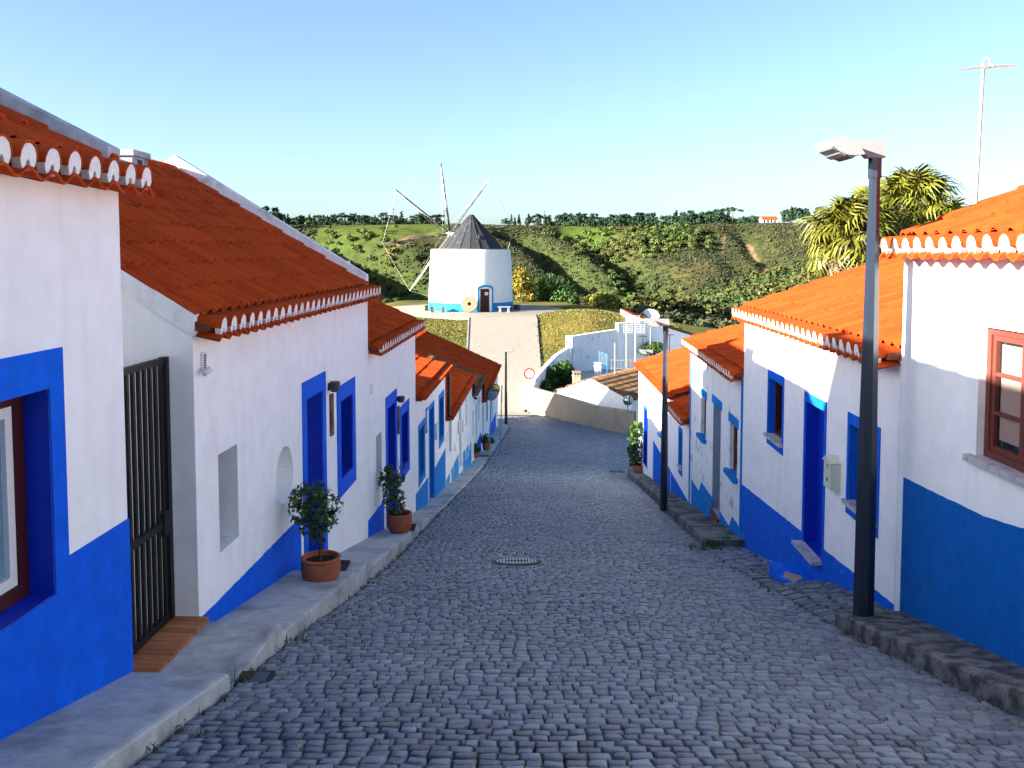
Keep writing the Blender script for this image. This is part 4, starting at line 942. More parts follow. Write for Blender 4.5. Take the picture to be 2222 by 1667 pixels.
mb = MB(); mb.tube([base-Vector((0, 0, .15)), top], .022, 8); mb.build('post', 'galv', pp, True)
mb = MB(); mb.box(top.x-.012, top.x+.012, top.y-.22, top.y+.22, top.z-.62, top.z+.02); mb.build('plate', 'signback', pp)
def disc_sign(base, cen, r, face, ring, label, back=False):
    t = thing('road_sign', label, 'sign', base); n = 36
    mb = MB(); mb.tube([Vector(base)-Vector((0, 0, .1)), Vector((cen.x, cen.y+.03, cen.z+r*.9))], .028, 8); mb.build('post', 'galv', t, True)
    def disc(rad, y0, y1, m, nm):
        mb = MB(); mb.prism([Vector((cen.x+rad*math.cos(2*math.pi*k/n), cen.y+y0, cen.z+rad*math.sin(2*math.pi*k/n))) for k in range(n)], Vector((0, y1-y0, 0))); mb.build(nm, m, t)
    disc(r, 0, .012, ring, 'disc')
    if face:
        disc(r*.75, -.004, -.001, face, 'sign_face')
    else:
        mb = MB(); mb.box(cen.x-.02, cen.x+.02, cen.y-.03, cen.y-.001, cen.z-r*.9, cen.z+r*.9); mb.build('bracket', 'galv', t)
        mb = MB(); mb.box(cen.x-r*.62, cen.x-r*.3, cen.y-.004, cen.y-.001, cen.z+.0, cen.z+.05); mb.build('sticker', 'signwhite', t)
    return t
bw = at(1145, 880, 54.6); disc_sign((bw.x, bw.y, float(PATHZ(54.6))), at(1149, 811, 54.6), .345, 'signwhite', 'signred', 'round white road sign with red rim at the foot of the path')
bw = at(1360, 944, 47.4); disc_sign((bw.x, bw.y, float(SZ(bw.x, 47.4))), at(1363, 869, 47.4), .28, None, 'signback', 'round sign seen from behind, blue grey, in front of the garden wall')

# manhole, drain
t = thing('manhole_cover', 'round pale manhole cover set in the cobbles', 'manhole', (0.05, 13.0, float(SZ(.05, 13))))
pm = ray(1121, 1222); Y0 = next(yy for yy in np.arange(8, 20, .02) if pm.z/pm.y*yy <= float(SZ(pm.x/pm.y*yy, yy))); cx0, cy0 = pm.x/pm.y*Y0, Y0
sl_ = float(SZ(cx0, cy0+.4)-SZ(cx0, cy0-.4))/.8
def onst(x, y, h): return Vector((cx0+x, cy0+y, float(SZ(cx0, cy0))+.018+sl_*y+h))
mb = MB(); n = 40; mb.prism([onst(.36*math.cos(2*math.pi*k/n), .36*math.sin(2*math.pi*k/n), 0) for k in range(n)], Vector((0, 0, .006))); mb.build('frame', 'rustiron', t)
mb = MB(); mb.prism([onst(.31*math.cos(2*math.pi*k/n), .31*math.sin(2*math.pi*k/n), .007) for k in range(n)], Vector((0, 0, .003))); lid_ = mb.build('lid', 'rustiron', t)
for k in range(13):
    x = -.27+.045*k; h = math.sqrt(max(0, .295**2-x*x))
    segs = [(-h, h)] if k in (0, 1, 2, 10, 11, 12) else [(-h, -.075), (.075, h)]
    for a, c2 in segs:
        mb = MB(); mb.add([onst(x-.014, a, .0105), onst(x+.014, a, .0105), onst(x+.014, c2, .0105), onst(x-.014, c2, .0105), onst(x-.014, a, .016), onst(x+.014, a, .016), onst(x+.014, c2, .016), onst(x-.014, c2, .016)],
                          [(0, 1, 2, 3), (4, 5, 6, 7), (0, 1, 5, 4), (2, 3, 7, 6), (0, 3, 7, 4), (1, 2, 6, 5)]); mb.build('rib', 'iron', lid_)
dx0, dy0 = -1.83, 6.05
dz0 = float(SZ(dx0, dy0))+.012
dr = thing('drain_cover', 'small dark iron drain cover by the left kerb', 'drain', (dx0, dy0, dz0))
mb = MB(); mb.box(dx0-.12, dx0+.12, dy0-.1, dy0+.1, dz0-.05, dz0+.008); mb.build('frame', 'rustiron', dr)
mb = MB(); mb.box(dx0-.02, dx0+.09, dy0-.07, dy0+.07, dz0+.009, dz0+.014); mb.build('lid', 'signback', dr)
sc_ = thing('pavement_cover', 'faint round concrete cover cast in the near left pavement', 'cover', (-2.3, 5.3, -2.8))
mb = MB(); mb.lathe([(.001, .006), (.17, .006), (.18, .003)], 32, (-2.36, 5.35, -2.803)); mb.build('disc', 'concrete', sc_, True)

# antenna on R1
ab = at(2113, 470, 9.4); at_ = at(2134, 142, 9.2)
an = thing('tv_antenna', 'television antenna on a long rusty mast above the right hand roof', 'antenna', ab)
mb = MB(); mb.tube([ab-Vector((0, 0, .5)), at_], [.02, .017], 8); mb.build('mast', 'rust', an, True)
bd = (at(2085, 174, 8.9)-at(2136, 148, 9.3)); bd = Vector((-.24, -.62, -.10)); e0 = at_+Vector((.03, .06, -.02)); mb = MB(); mb.tube([e0, e0+bd], .014, 6); mb.build('boom', 'galv', an)
pv = Vector((.93, -.36, .0)).normalized()
for k in range(6):
    tt = .03+.18*k; L_ = .33-.035*k; o = e0+bd*tt; mb = MB(); mb.tube([o-pv*L_, o+pv*L_], .0035, 5); mb.build('element', 'galv', an)
mb = MB(); mb.tube([at_+Vector((.03+.04*math.cos(a), 0, .02+.06*math.sin(a))) for a in np.linspace(-.8, 3.6, 14)], .007, 6); mb.build('loop', 'pvc', an, True)

# ================================================================== windmill
mx, my = MILL; mz = -5.45
mill = thing('windmill', 'round whitewashed windmill with grey conical cap and bare sail spars', 'windmill', (mx, my, mz))
RB, RT = 3.98, 3.72; ztop = at(1022, 541, my-3.7).z; Hm = ztop-mz
mb = MB(); n = 72; g = np.random.default_rng(5)
prof = [(RB, -.4), (RB*.995, .0), ((RB+RT)/2+.02, Hm*.5), (RT, Hm-.12), (RT-.03, Hm-.03), (RT-.10, Hm), (2.4, Hm+.02)]
mb.lathe(prof, n, (mx, my, mz)); mb.build('tower', 'mill', mill, True)
def mring(r, z0, z1, a0, a1, th, m, nm, n=40, par=None):
    mb = MB(); V = []; 
    for k in range(n+1):
        a = a0+(a1-a0)*k/n; cs, sn = math.cos(a), math.sin(a)
        for rad, z in ((r(z0), z0), (r(z0)+th, z0), (r(z1)+th, z1), (r(z1), z1)): V.append(Vector((mx+cs*rad, my+sn*rad, mz+z)))
    fs = []
    for k in range(n): fs += [(k*4+j, k*4+(j+1) % 4, (k+1)*4+(j+1) % 4, (k+1)*4+j) for j in range(4)]
    mb.add(V, fs+[(0, 1, 2, 3), tuple(n*4+j for j in range(4))]); return mb.build(nm, m, par or mill)
rad = lambda z: RB+(RT-RB)*max(0, z)/Hm
da = math.asin((1058-1022)/F*78/RB)-math.pi/2                 # direction of the door
mring(rad, -.3, .78, da+.16, da+2*math.pi-.16, .012, 'mblue', 'blue_base', 90)
mring(lambda z: RT-.1, Hm-.10, Hm+.02, 0, 2*math.pi, .06, 'cream', 'ledge', 60)
dn = Vector((math.cos(da), math.sin(da), 0)); dt = Vector((-dn.y, dn.x, 0)); dq = Vector((mx, my, mz))+dn*(RB-.03)
arch = lambda hw, h, s: [(-hw, 0), (hw, 0), (hw, h-s)]+[(hw*math.cos(a), h-s+s*math.sin(a)) for a in np.linspace(0.25, math.pi-.25, 9)]+[(-hw, h-s)]
mb = MB(); mb.prism([dq+dt*x+Zv*z for x, z in arch(.74, 2.42, .28)], dn*.07); mb.build('door_surround', 'mblue', mill)
mb = MB(); mb.prism([dq+dn*.07+dt*x+Zv*(z+.02) for x, z in arch(.58, 2.2, .22)], dn*.004); mb.build('doorway', 'mill', mill)
mb = MB(); mb.frame(dq+dn*.074, dt, Zv, dn, -.52, .33, .02, 2.08, 0, .03); dd_ = mb.build('door', 'mdoor', mill)
for k in range(5): mb = MB(); mb.frame(dq+dn*.104, dt, Zv, dn, -.51+.168*k, -.35+.168*k-.012, .03, 2.07, 0, .012); mb.build('plank', 'mdoor', dd_)
mb = MB(); mb.frame(dq+dn*.118, dt, Zv, dn, -.10, .22, 1.5, 1.78, 0, .006); mb.build('notice', 'signwhite', dd_)
# cap
cz = mz+Hm-.02; ca_ = at(1025, 466, my).z
mb = MB(); nseg = 20; rC = 2.95; V = []
for r_, z in ((rC, 0), (rC*.66, (ca_-cz)*.36), (.34, (ca_-cz)*.94), (.24, (ca_-cz))):
    V += [Vector((mx+.05+math.cos(2*math.pi*k/nseg)*r_*(1+.012*(k % 2)), my+math.sin(2*math.pi*k/nseg)*r_*(1+.012*(k % 2)), cz+z)) for k in range(nseg)]
fs = [(i*nseg+k, i*nseg+(k+1) % nseg, (i+1)*nseg+(k+1) % nseg, (i+1)*nseg+k) for i in range(3) for k in range(nseg)]+[tuple(range(3*nseg, 4*nseg))]
mb.add(V, fs); capo = mb.build('cap', 'cap', mill)
for k in range(nseg):
    a = 2*math.pi*k/nseg; c2, s2 = math.cos(a), math.sin(a); mb = MB()
    mb.tube([Vector((mx+.05+c2*rC*1.005, my+s2*rC*1.005, cz+.02)), Vector((mx+.05+c2*rC*.665, my+s2*rC*.665, cz+(ca_-cz)*.36)), Vector((mx+.05+c2*.34, my+s2*.34, cz+(ca_-cz)*.94))], .03, 5); mb.build('seam', 'cap', capo)
dp_ = Vector((mx+.05+math.sin(R(25))*1.75, my-math.cos(R(25))*1.75, cz+.9))
mb = MB(); mb.prism([dp_+Vector((-.45, -.5, -.65)), dp_+Vector((.5, -.35, -.65)), dp_+Vector((.05, -.42, .35))], Vector((-.1, .8, .25))); mb.build('dormer', 'cap', capo)
# rotor
sa = R(24); nS = Vector((-math.sin(sa), math.cos(sa), 0)); hS = Vector((math.cos(sa), math.sin(sa), 0)); hub = Vector((mx, my, 0))+nS*4.75; hub.z = at(977, 508, hub.y).z
hub.x = at(977, 508, hub.y).x
mb = MB(); mb.tube([hub-nS*4.9+Vector((0, 0, -.1)), hub+nS*.9], [.22, .16], 10); shaft = mb.build('windshaft', 'spar_w', mill, True)
mb = MB(); mb.tube([hub-nS*.3, hub+nS*.3], .32, 12); mb.build('hub', 'oldwood', mill, True)
RSP = 152/F*hub.y; tips = []
for k in range(8):
    th = R(97.7)+k*math.pi/4; dS = hS*math.cos(th)+Zv*math.sin(th); tp = hub+dS*RSP; tips.append(tp); mid = hub+dS*RSP*.5+nS*.05
    mb = MB(); mb.tube([hub-dS*.3, hub+dS*RSP*.28, mid, hub+dS*RSP*.75+Vector((0, 0, -.06)), tp], [.11, .10, .085, .07, .05], 7); sp = mb.build('spar', 'spar_w' if k in (3, 7) else 'spar', mill, True)
    if k in (0, 7, 1):
        for q0, q1 in ((.45, .7), (.55, .95)):
            mb = MB(); mb.tube([hub+dS*RSP*q0+nS*.1, hub+dS*RSP*(q0+q1)/2-Zv*.05+nS*.11, hub+dS*RSP*q1+nS*.1], [.09, .13, .05], 6); mb.build('furled_sail', 'spar_w', sp, True)
fr_ = hub+nS*2.2
mb = MB(); mb.tube([hub+nS*.9, fr_], .09, 8); mb.build('bowsprit', 'spar', mill, True)
for k in range(8):
    a, c2 = tips[k], tips[(k+1) % 8]; md = (a+c2)/2-Zv*.08
    mb = MB(); mb.tube([a, md, c2], .012, 5); mb.build('rope', 'rope', mill)
    mb = MB(); mb.tube([tips[k], fr_], .008, 5); mb.build('stay', 'rope', mill)
# platform and path
pf = MB(); pf.lathe([(.001, .012), (8.6, .012), (8.75, -.02), (9.0, -.5)], 80, (mx, my, mz)); struct(pf.build('mill_platform', 'dirt', None, True))
pa = MB(); prev = None
for y in np.concatenate([np.arange(53.3, 75.2, .6)]):
    xl = float(np.interp(y, [50, 53, 56, 60, 74.5], [-.9, -2.6, -2.9, -3.2, -3.66])); xr = float(np.interp(y, [50, 54.5, 56.4, 62, 74.5], [4.5, .75, 1.3, 2.0, 2.06]))
    row_ = [Vector((xl+(xr-xl)*k/6, y, float(PATHZ(y))+.03+(.02 if y > 53 else 0))) for k in range(7)]
    if prev:
        for k in range(6): pa.quad(prev[k], prev[k+1], row_[k+1], row_[k])
    prev = row_
struct(pa.build('path', 'path', recalc=False))
for nm, xs in (('path_edge', lambda y: float(np.interp(y, [56, 60, 74.5], [-2.9, -3.2, -3.66]))), ('path_edge', lambda y: float(np.interp(y, [56, 62, 74.5], [1.5, 2.0, 2.06])))):
    mb = MB(); P = []
    for y in np.arange(56.5, 74.0, .8): x = xs(y); z = float(PATHZ(y)); P.append([Vector((x-.06, y, z-.2)), Vector((x-.06, y, z+.10)), Vector((x+.06, y, z+.10)), Vector((x+.06, y, z-.2))])
    for a, c2 in zip(P[:-1], P[1:]):
        for j in range(3): mb.quad(a[j], a[j+1], c2[j+1], c2[j])
    struct(mb.build(nm, 'kerb'))
# millstone, benches
ms = at(1019, 661, 77.6); ang = R(-80); c_m = Vector((ms.x, 77.55, mz+.74))
st = thing('millstone', 'cream round millstone leaning beside the windmill door', 'millstone', (c_m.x, c_m.y, mz))
nn = 30; tl = R(12); uy = Vector((0, -math.cos(tl), math.sin(tl))); uz_ = Vector((0, math.sin(tl), math.cos(tl)))
mb = MB(); V = []; g = np.random.default_rng(8); jj = g.uniform(.97, 1.015, nn)
for off, r_ in ((0, .16), (0, .70), (.02, .735), (.24, .735), (.26, .70), (.26, .16)):
    V += [c_m+Vector((1, 0, 0))*math.cos(2*math.pi*k/nn)*r_*(jj[k] if r_ > .5 else 1)+uz_*math.sin(2*math.pi*k/nn)*r_*(jj[k] if r_ > .5 else 1)+uy*off for k in range(nn)]
fs = [(i*nn+k, i*nn+(k+1) % nn, ((i+1) % 6)*nn+(k+1) % nn, ((i+1) % 6)*nn+k) for i in range(6) for k in range(nn)]
mb.add(V, fs); mb.build('stone', 'stone', st); mb = MB(); mb.prism([c_m+uy*.05+Vector((math.cos(a)*.2, 0, 0))+uz_*math.sin(a)*.2 for a in np.linspace(0, 6.283, 17)[:-1]], uy*.01); mb.build('eye', 'ink', st)
def bench(px, Y, w_, label, m='oldwood', rot=0):
    c2 = at(px, 660, Y); t = thing('bench', label, 'bench', (c2.x, Y, mz), 'rough benches round the windmill'); cs, sn = math.cos(rot), math.sin(rot); ax_ = Vector((cs, sn, 0)); ay_ = Vector((-sn, cs, 0)); o = Vector((c2.x, Y, mz+.012))
    mb = MB(); mb.frame(o, ax_, ay_, Zv, -w_/2, w_/2, -.2, .2, .43, .51); mb.build('seat', m, t)
    for sx in (-1, 1):
        mb = MB(); x = sx*(w_/2-.2); mb.prism([o+ax_*(x-.13*1)-ay_*.16, o+ax_*(x+.13)-ay_*.16, o+ax_*(x+.07)-ay_*.16+Zv*.43, o+ax_*(x-.07)-ay_*.16+Zv*.43], ay_*.32); mb.build('leg', m, t)
bench(1094, 77.9, 1.15, 'rough bench right of the windmill door'); bench(950, 77.8, 1.35, 'dark legged bench against the blue base left of the millstone', 'bark'); bench(922, 80.0, .8, 'short bench at the left edge of the windmill', 'stone', R(60)); bench(1121, 80.5, .8, 'dark bench at the right edge of the windmill', 'bark', R(-60))

# ================================================================== garden walls and yard right of the path
def wall_run(name, label, pts, th, m, cope=None, cat='wall'):
    """pts: (x, y, ztop, zbottom)"""
    t = thing(name, label, cat, (pts[0][0], pts[0][1], pts[0][3])); mb = MB(); cb = MB()
    for (x0, y0, t0, b0), (x1, y1, t1, b1) in zip(pts[:-1], pts[1:]):
        d_ = Vector((x1-x0, y1-y0, 0)); L_ = d_.length; d_.normalize(); nn_ = Vector((-d_.y, d_.x, 0))*th/2
        A, B = Vector((x0, y0, 0)), Vector((x1, y1, 0))
        def pr(mb_, nv, a0, a1, c0, c1): mb_.add([A-nv+Zv*a0, A+nv+Zv*a0, B+nv+Zv*c0, B-nv+Zv*c0, A-nv+Zv*a1, A+nv+Zv*a1, B+nv+Zv*c1, B-nv+Zv*c1], [(0, 1, 2, 3), (4, 5, 6, 7), (0, 1, 5, 4), (1, 2, 6, 5), (2, 3, 7, 6), (3, 0, 4, 7)])
        pr(mb, nn_, b0, t0, b1, t1)
        if cope: pr(cb, nn_*1.12, t0+.002, t0+.06, t1+.002, t1+.06)
    mb.build('wall', m, t)
    if cope: cb.build('coping', cope, t)
    return t
zz = lambda px, py, Y: float(at(px, py, Y).z)
wall_run('garden_wall', 'sunlit cream wall curving along the street below the brown gabled house',
         [(1.0, 55.0, zz(1150, 838, 55), -11), (2.8, 53.0, zz(1205, 856, 53), -11), (4.8, 50.7, zz(1288, 880, 50.7), -11), (6.9, 48.3, zz(1380, 893, 48.3), -11)], .26, 'cream')
wall_run('garden_wall', 'short white wall between the round sign and the last orange roof', [(6.92, 48.27, zz(1380, 890, 48.3), -11), (9.5, 47.4, zz(1470, 885, 47.4), -11)], .24, 'white2')
wall_run('gate_pillar', 'square white pillar at the foot of the path behind the red sign', [(.68, 55.3, zz(1142, 832, 55.3), -10.8), (1.08, 55.3, zz(1142, 832, 55.3), -10.8)], .42, 'white', 'white', cat='pillar')
wall_run('garden_wall', 'white wall climbing beside the path up to a square pillar', [(1.35, 55.8, zz(1155, 826, 55.8), -10.6), (2.1, 58.2, zz(1178, 800, 58.2), -10.2), (3.05, 61.5, zz(1206, 773, 61.5), -10), (4.15, 64.3, zz(1235, 755, 64.3), -9.6)], .24, 'white2', 'white')
wall_run('gate_pillar', 'white pillar where the two long garden walls meet', [(4.0, 64.6, zz(1230, 729, 64.6), -9.6), (4.45, 64.6, zz(1230, 729, 64.6), -9.6)], .4, 'white', cat='pillar')
wall_run('garden_wall', 'long whitewashed retaining wall behind the yard, patchy and in shade', [(4.45, 64.6, zz(1237, 731, 64.6), -10.5), (7.93, 66.35, zz(1338, 716, 66.35), -10.5)], .26, 'white2', 'white')
wall_run('gate_pillar', 'white pillar on the long retaining wall', [(7.97, 66.38, zz(1343, 701, 66.4), -10.5), (8.4, 66.6, zz(1343, 701, 66.4), -10.5)], .4, 'white', cat='pillar')
wall_run('garden_wall', 'tall blue white wall of the yard below the satellite dish', [(8.42, 66.6, zz(1350, 702, 66.6), -10.5), (11.36, 68.1, zz(1428, 694, 68.1), -10.5), (11.4, 68.12, zz(1428, 708, 68.1), -10.5), (15.0, 69.9, zz(1490, 735, 69.9), -10.5)], .26, 'white', 'white')
mb = MB(); mb.quad(Vector((1.3, 54.6, -9.95)), Vector((24, 49, -9.95)), Vector((24, 74.4, -8.9)), Vector((4.0, 64.4, -8.9))); struct(mb.build('yard_terrace', 'concrete', recalc=False))
# house behind the yard wall with red roof
def plain_house(name, label, x0, x1, y0, y1, zb, ze, ridge, axis, rm, wm='white', ov=.2, rot=0, pivot=(0, 0), shed=False):
    t = thing(name, label, 'house', ((x0+x1)/2, (y0+y1)/2, zb)); mb = MB()
    if axis == 'x':   # ridge runs along x
        ym = (y0+y1)/2
        for x in (x0, x1): mb.add([Vector((x, y0, zb)), Vector((x, y1, zb)), Vector((x, y1, ze)), Vector((x, ym, ridge)), Vector((x, y0, ze))], [(0, 1, 2, 3, 4)])
        mb.quad(Vector((x0, y0, zb)), Vector((x1, y0, zb)), Vector((x1, y0, ze)), Vector((x0, y0, ze))); mb.quad(Vector((x0, y1, zb)), Vector((x1, y1, zb)), Vector((x1, y1, ze)), Vector((x0, y1, ze)))
        mb.build('wall', wm, t); faces = [((x0-ov, ym, ridge), (x1+ov, ym, ridge), (0, y0-ov-ym, (ze-ridge)*(1+ov/(ym-y0)))), ((x0-ov, ym, ridge), (x1+ov, ym, ridge), (0, y1+ov-ym, (ze-ridge)*(1+ov/(ym-y0))))]
    else:
        xm = x0 if shed else (x0+x1)/2
        for y in (y0, y1): mb.add([Vector((x0, y, zb)), Vector((x1, y, zb)), Vector((x1, y, ze)), Vector((xm, y, ridge))]+([] if shed else [Vector((x0, y, ze))]), [(0, 1, 2, 3) if shed else (0, 1, 2, 3, 4)])
        zl = ridge if shed else ze; mb.quad(Vector((x0, y0, zb)), Vector((x0, y1, zb)), Vector((x0, y1, zl)), Vector((x0, y0, zl))); mb.quad(Vector((x1, y0, zb)), Vector((x1, y1, zb)), Vector((x1, y1, ze)), Vector((x1, y0, ze)))
        mb.build('wall', wm, t); faces = ([] if shed else [((xm, y0-ov, ridge), (xm, y1+ov, ridge), (x0-ov-xm, 0, (ze-ridge)*(1+ov/(x1-xm))))])+[((xm, y0-ov, ridge), (xm, y1+ov, ridge), (x1+ov-xm, 0, (ze-ridge)*(1+ov/(x1-xm))))]
    rb = MB()
    for a, c2, dn_ in faces:
        a, c2, dn_ = Vector(a), Vector(c2), Vector(dn_); L_ = (c2-a).length; n_ = int(L_/.24); al = (c2-a)/n_; up_ = al.cross(dn_).normalized()
        if up_.z < 0: up_ = -up_
        nr_ = max(2, int(dn_.length/.42))
        for r_ in range(nr_):
            p0 = dn_*(r_/nr_); p1 = dn_*((r_+1)/nr_)+up_*.03
            for k in range(n_):
                b0 = a+al*k+up_*.03; tn = random.random()
                V = [b0+p0, b0+al*.3+up_*.06+p0, b0+al*.6+p0, b0+al+p0, b0+p1, b0+al*.3+up_*.06+p1, b0+al*.6+p1, b0+al+p1]
                rb.add(V, [(0, 1, 5, 4), (1, 2, 6, 5), (2, 3, 7, 6)], tn)
    rf = rb.build('roof', rm, t, recalc=False)
    if rot:
        mr_ = Matrix.Translation((pivot[0], pivot[1], 0)) @ Matrix.Rotation(rot, 4, 'Z') @ Matrix.Translation((-pivot[0], -pivot[1], 0))
        for o_ in t.children: o_.data.transform(mr_)
    return t
yh = plain_house('yard_house', 'white house with dark red roof behind the shaded yard wall', 9.55, 14.9, 70.5, 77, -10, zz(1500, 737, 71), zz(1368, 682, 71), 'y', 'tile', 'white', .15, shed=True)
# gabled barn
barn = plain_house('gabled_house', 'white gabled house with a mossy brown roof below the street lamps', 4.85-2.75, 4.85+2.95, 54.5, 62.5, -11, zz(1388, 872, 52.6), zz(1280, 822, 54.5), 'y', 'tile_old', 'white', .10, R(-35), (4.85, 54.5))
bar2 = plain_house('outhouse', 'low outhouse with a mossy brown roof behind the gabled house', 8.6, 12.6, 56.5, 60.5, -10.6, zz(1400, 838, 56), zz(1400, 808, 58.5), 'x', 'tile_old', 'white2', .12)
def chimney(px, py, Y, w_, h_, label, m, capm, slot='ink'):
    c2 = at(px, py, Y); t = thing('chimney', label, 'chimney', (c2.x, Y, c2.z-h_), None)
    mb = MB(); mb.box(c2.x-w_/2, c2.x+w_/2, Y-w_/2, Y+w_/2, c2.z-h_, c2.z-.30); mb.build('stack', m, t)
    mb = MB(); mb.box(c2.x-w_/2-.04, c2.x+w_/2+.04, Y-w_/2-.04, Y+w_/2+.04, c2.z-.30, c2.z-.24); mb.build('band', m, t)
    for sx in (-1, 0, 1): mb = MB(); mb.box(c2.x+sx*w_*.36-.05, c2.x+sx*w_*.36+.05, Y-w_/2+.02, Y+w_/2-.02, c2.z-.24, c2.z-.07); mb.build('brick_pier', capm, t)
    mb = MB(); mb.box(c2.x-w_/2-.03, c2.x+w_/2+.03, Y-w_/2-.03, Y+w_/2+.03, c2.z-.07, c2.z); mb.build('cap_slab', capm, t)
chimney(1251, 806, 55.6, .48, 1.5, 'cream and orange chimney beside the dark yard bushes', 'cream', 'stone'); chimney(1297, 787, 61.5, .42, 1.6, 'white chimney in front of the shaded yard wall', 'white', 'plug')
# masts, dish, washing posts
def mast(px, py0, py1, Y, r, label, m, kind=None):
    b0 = at(px, py1, Y); t0 = at(px, py0, Y); t = thing('antenna_mast' if kind != 'line' else 'washing_post', label, 'antenna' if kind != 'line' else 'post', b0)
    mb = MB(); mb.tube([b0-Vector((0, 0, .3)), t0], r, 8); mb.build('mast', m, t, True)
    if kind == 'grid':
        for dz, sx in ((-.15, 0), (-.75, -.5), (-.75, .35)):
            o = t0+Vector((sx, -.1, dz)); mb = MB()
            for k in range(5): mb.box(o.x-.3, o.x+.3, o.y-.01, o.y+.01, o.z-.28+k*.14, o.z-.26+k*.14)
            for k in (-.3, 0, .29): mb.box(o.x+k, o.x+k+.012, o.y-.014, o.y-.002, o.z-.28, o.z+.3)
            gr_ = mb.build('grid_reflector', 'pvc', t); gr_.rotation_euler = (0, 0, 0)
    if kind == 'line':
        mb = MB(); mb.box(t0.x-.3, t0.x+.3, t0.y-.03, t0.y+.03, t0.z-.05, t0.z); mb.build('crossbar', m, t)
mast(1378, 690, 812, 60, .03, 'white mast carrying three grid antennas above the yard', 'pvc', 'grid'); mast(1334, 745, 812, 56.6, .025, 'short plain white pole on the brown ridge', 'pvc'); mast(1359, 700, 800, 62, .03, 'thin mast left of the grid antennas', 'rust')
mast(1395, 729, 760, 64, .03, 'grey washing post with a crossbar in front of the blue yard wall', 'pole', 'line'); mast(1453, 726, 768, 64.5, .03, 'second washing post with a crossbar near the orange roof', 'pole', 'line')
dc = at(1413, 684, 66.5); ds = thing('satellite_dish', 'large white satellite dish above the dark red roof', 'dish', dc); n = 28; mb = MB()
nx2 = Vector((.25, -.55, .8)).normalized(); a2 = nx2.cross(Zv).normalized(); b3 = a2.cross(nx2); V = []
for i in range(6): t_ = i/5; V += [dc+nx2*(.14*t_*t_)+(a2*math.cos(2*math.pi*k/n)*1.0+b3*math.sin(2*math.pi*k/n)*.95)*(.02+.60*t_) for k in range(n)]
mb.add(V, [(i*n+k, i*n+(k+1) % n, (i+1)*n+(k+1) % n, (i+1)*n+k) for i in range(5) for k in range(n)]); mb.build('reflector', 'pvc', ds, True)
mb = MB(); mb.tube([dc, dc-Vector((0, -.2, 1.2)), dc-Vector((0, -.2, 3.0))], .05, 8); mb.build('mast', 'galv', ds); mb = MB(); mb.tube([dc+b3*-.55+nx2*.12, dc+nx2*.6], .02, 6); mb.build('feed_arm', 'galv', ds)
lad = thing('slatted_screen', 'grey slatted panel leaning in the yard', 'panel', at(1348, 800, 60)); c2 = at(1348, 795, 60)
for k in range(7): mb = MB(); x = c2.x-.7+k*.22; mb.box(x, x+.05, 59.98, 60.02, c2.z-.3, c2.z+.5); mb.build('slat', 'galv', lad)
for z_ in (.42, -.15): mb = MB(); mb.box(c2.x-.75, c2.x+.75, 59.94, 59.978, c2.z+z_-.04, c2.z+z_+.04); mb.build('rail', 'galv', lad)
wf = thing('wire_fence', 'teal wire mesh fence frame standing in the yard', 'fence', at(1310, 800, 61)); A = at(1300, 763, 61); B = at(1318, 770, 60.6); mb = MB()
for P in (A, B): mb.tube([P, P-Vector((0, 0, 1.6))], .03, 6)
mb.tube([A, B], .025, 6); mb.tube([A-Vector((0, 0, .75)), B-Vector((0, 0, .75))], .02, 6); mb.build('fence_frame', 'lblue', wf)
for k in range(6): mb = MB(); p0 = A.lerp(B, (k+.5)/6); mb.tube([p0, p0-Vector((0, 0, .75))], .008, 4); mb.build('wire', 'galv', wf)

# ================================================================== vegetation
def bush(name, label, px0, px1, py0, py1, Y, m, n, ls, seed, group=None, cat='bush', ground_z=None):
    """leafy bush between pixel bounds, standing at distance Y"""
    a = at(px0, py1, Y); c2 = at(px1, py0, Y); wd = c2.x-a.x; ht = c2.z-a.z; g = np.random.default_rng(seed); xm = (a.x+c2.x)/2
    gz = float(H(xm, Y)) if ground_z is None else ground_z
    t = thing(name, label, cat, (xm, Y, gz), group); cs = []
    for k in range(16):
        th = g.uniform(0, 6.28); rr_ = math.sqrt(g.random())*.62; hz = g.uniform(.25, .82); sh = math.sin(math.pi*min(1, hz+.12))**.6
        cs.append((xm+math.cos(th)*rr_*wd/2*sh, Y+math.sin(th)*rr_*wd/2*sh, a.z+ht*hz, wd*g.uniform(.17, .27), wd*g.uniform(.17, .27), ht*g.uniform(.16, .26)))
    link('crown', leaf_mesh('crown', cs, n, ls, m, seed, .6, shell=.6), t)
    mb = MB(); B = Vector((xm, Y, gz-.2))
    for k in range(5):
        c = cs[k*3]; mb.tube([B, B.lerp(Vector(c[:3]), .5)+Vector((0, 0, .2)), Vector(c[:3])], [.08, .055, .02], 6, False)
    mb.build('trunk', 'bark', t, True); return t
bush('mimosa_bush', 'yellow flowering bush right behind the windmill', 1100, 1168, 580, 674, 96, 'leaf_y', 4600, .12, 21)
bush('round_bush', 'dark green leafy bush right of the windmill', 1132, 1256, 596, 684, 98, 'leaf_g', 8000, .13, 22)
bush('round_bush', 'yellow green bush behind the grass bank right of the path', 1240, 1362, 628, 706, 92, 'leaf_yg', 6600, .13, 23)
bush('round_bush', 'small dark bush left of the windmill beside the dirt mound', 822, 862, 648, 672, 108, 'leaf_g', 1500, .13, 24)
bush('round_bush', 'low dark bush in the shade between the two right hand bushes', 1228, 1262, 640, 680, 92, 'leaf_g', 2000, .13, 25)
bush('yard_bush', 'dark shrub climbing the white wall beside the path', 1190, 1262, 772, 855, 60, 'leaf_g', 4200, .085, 26, ground_z=-9.7)
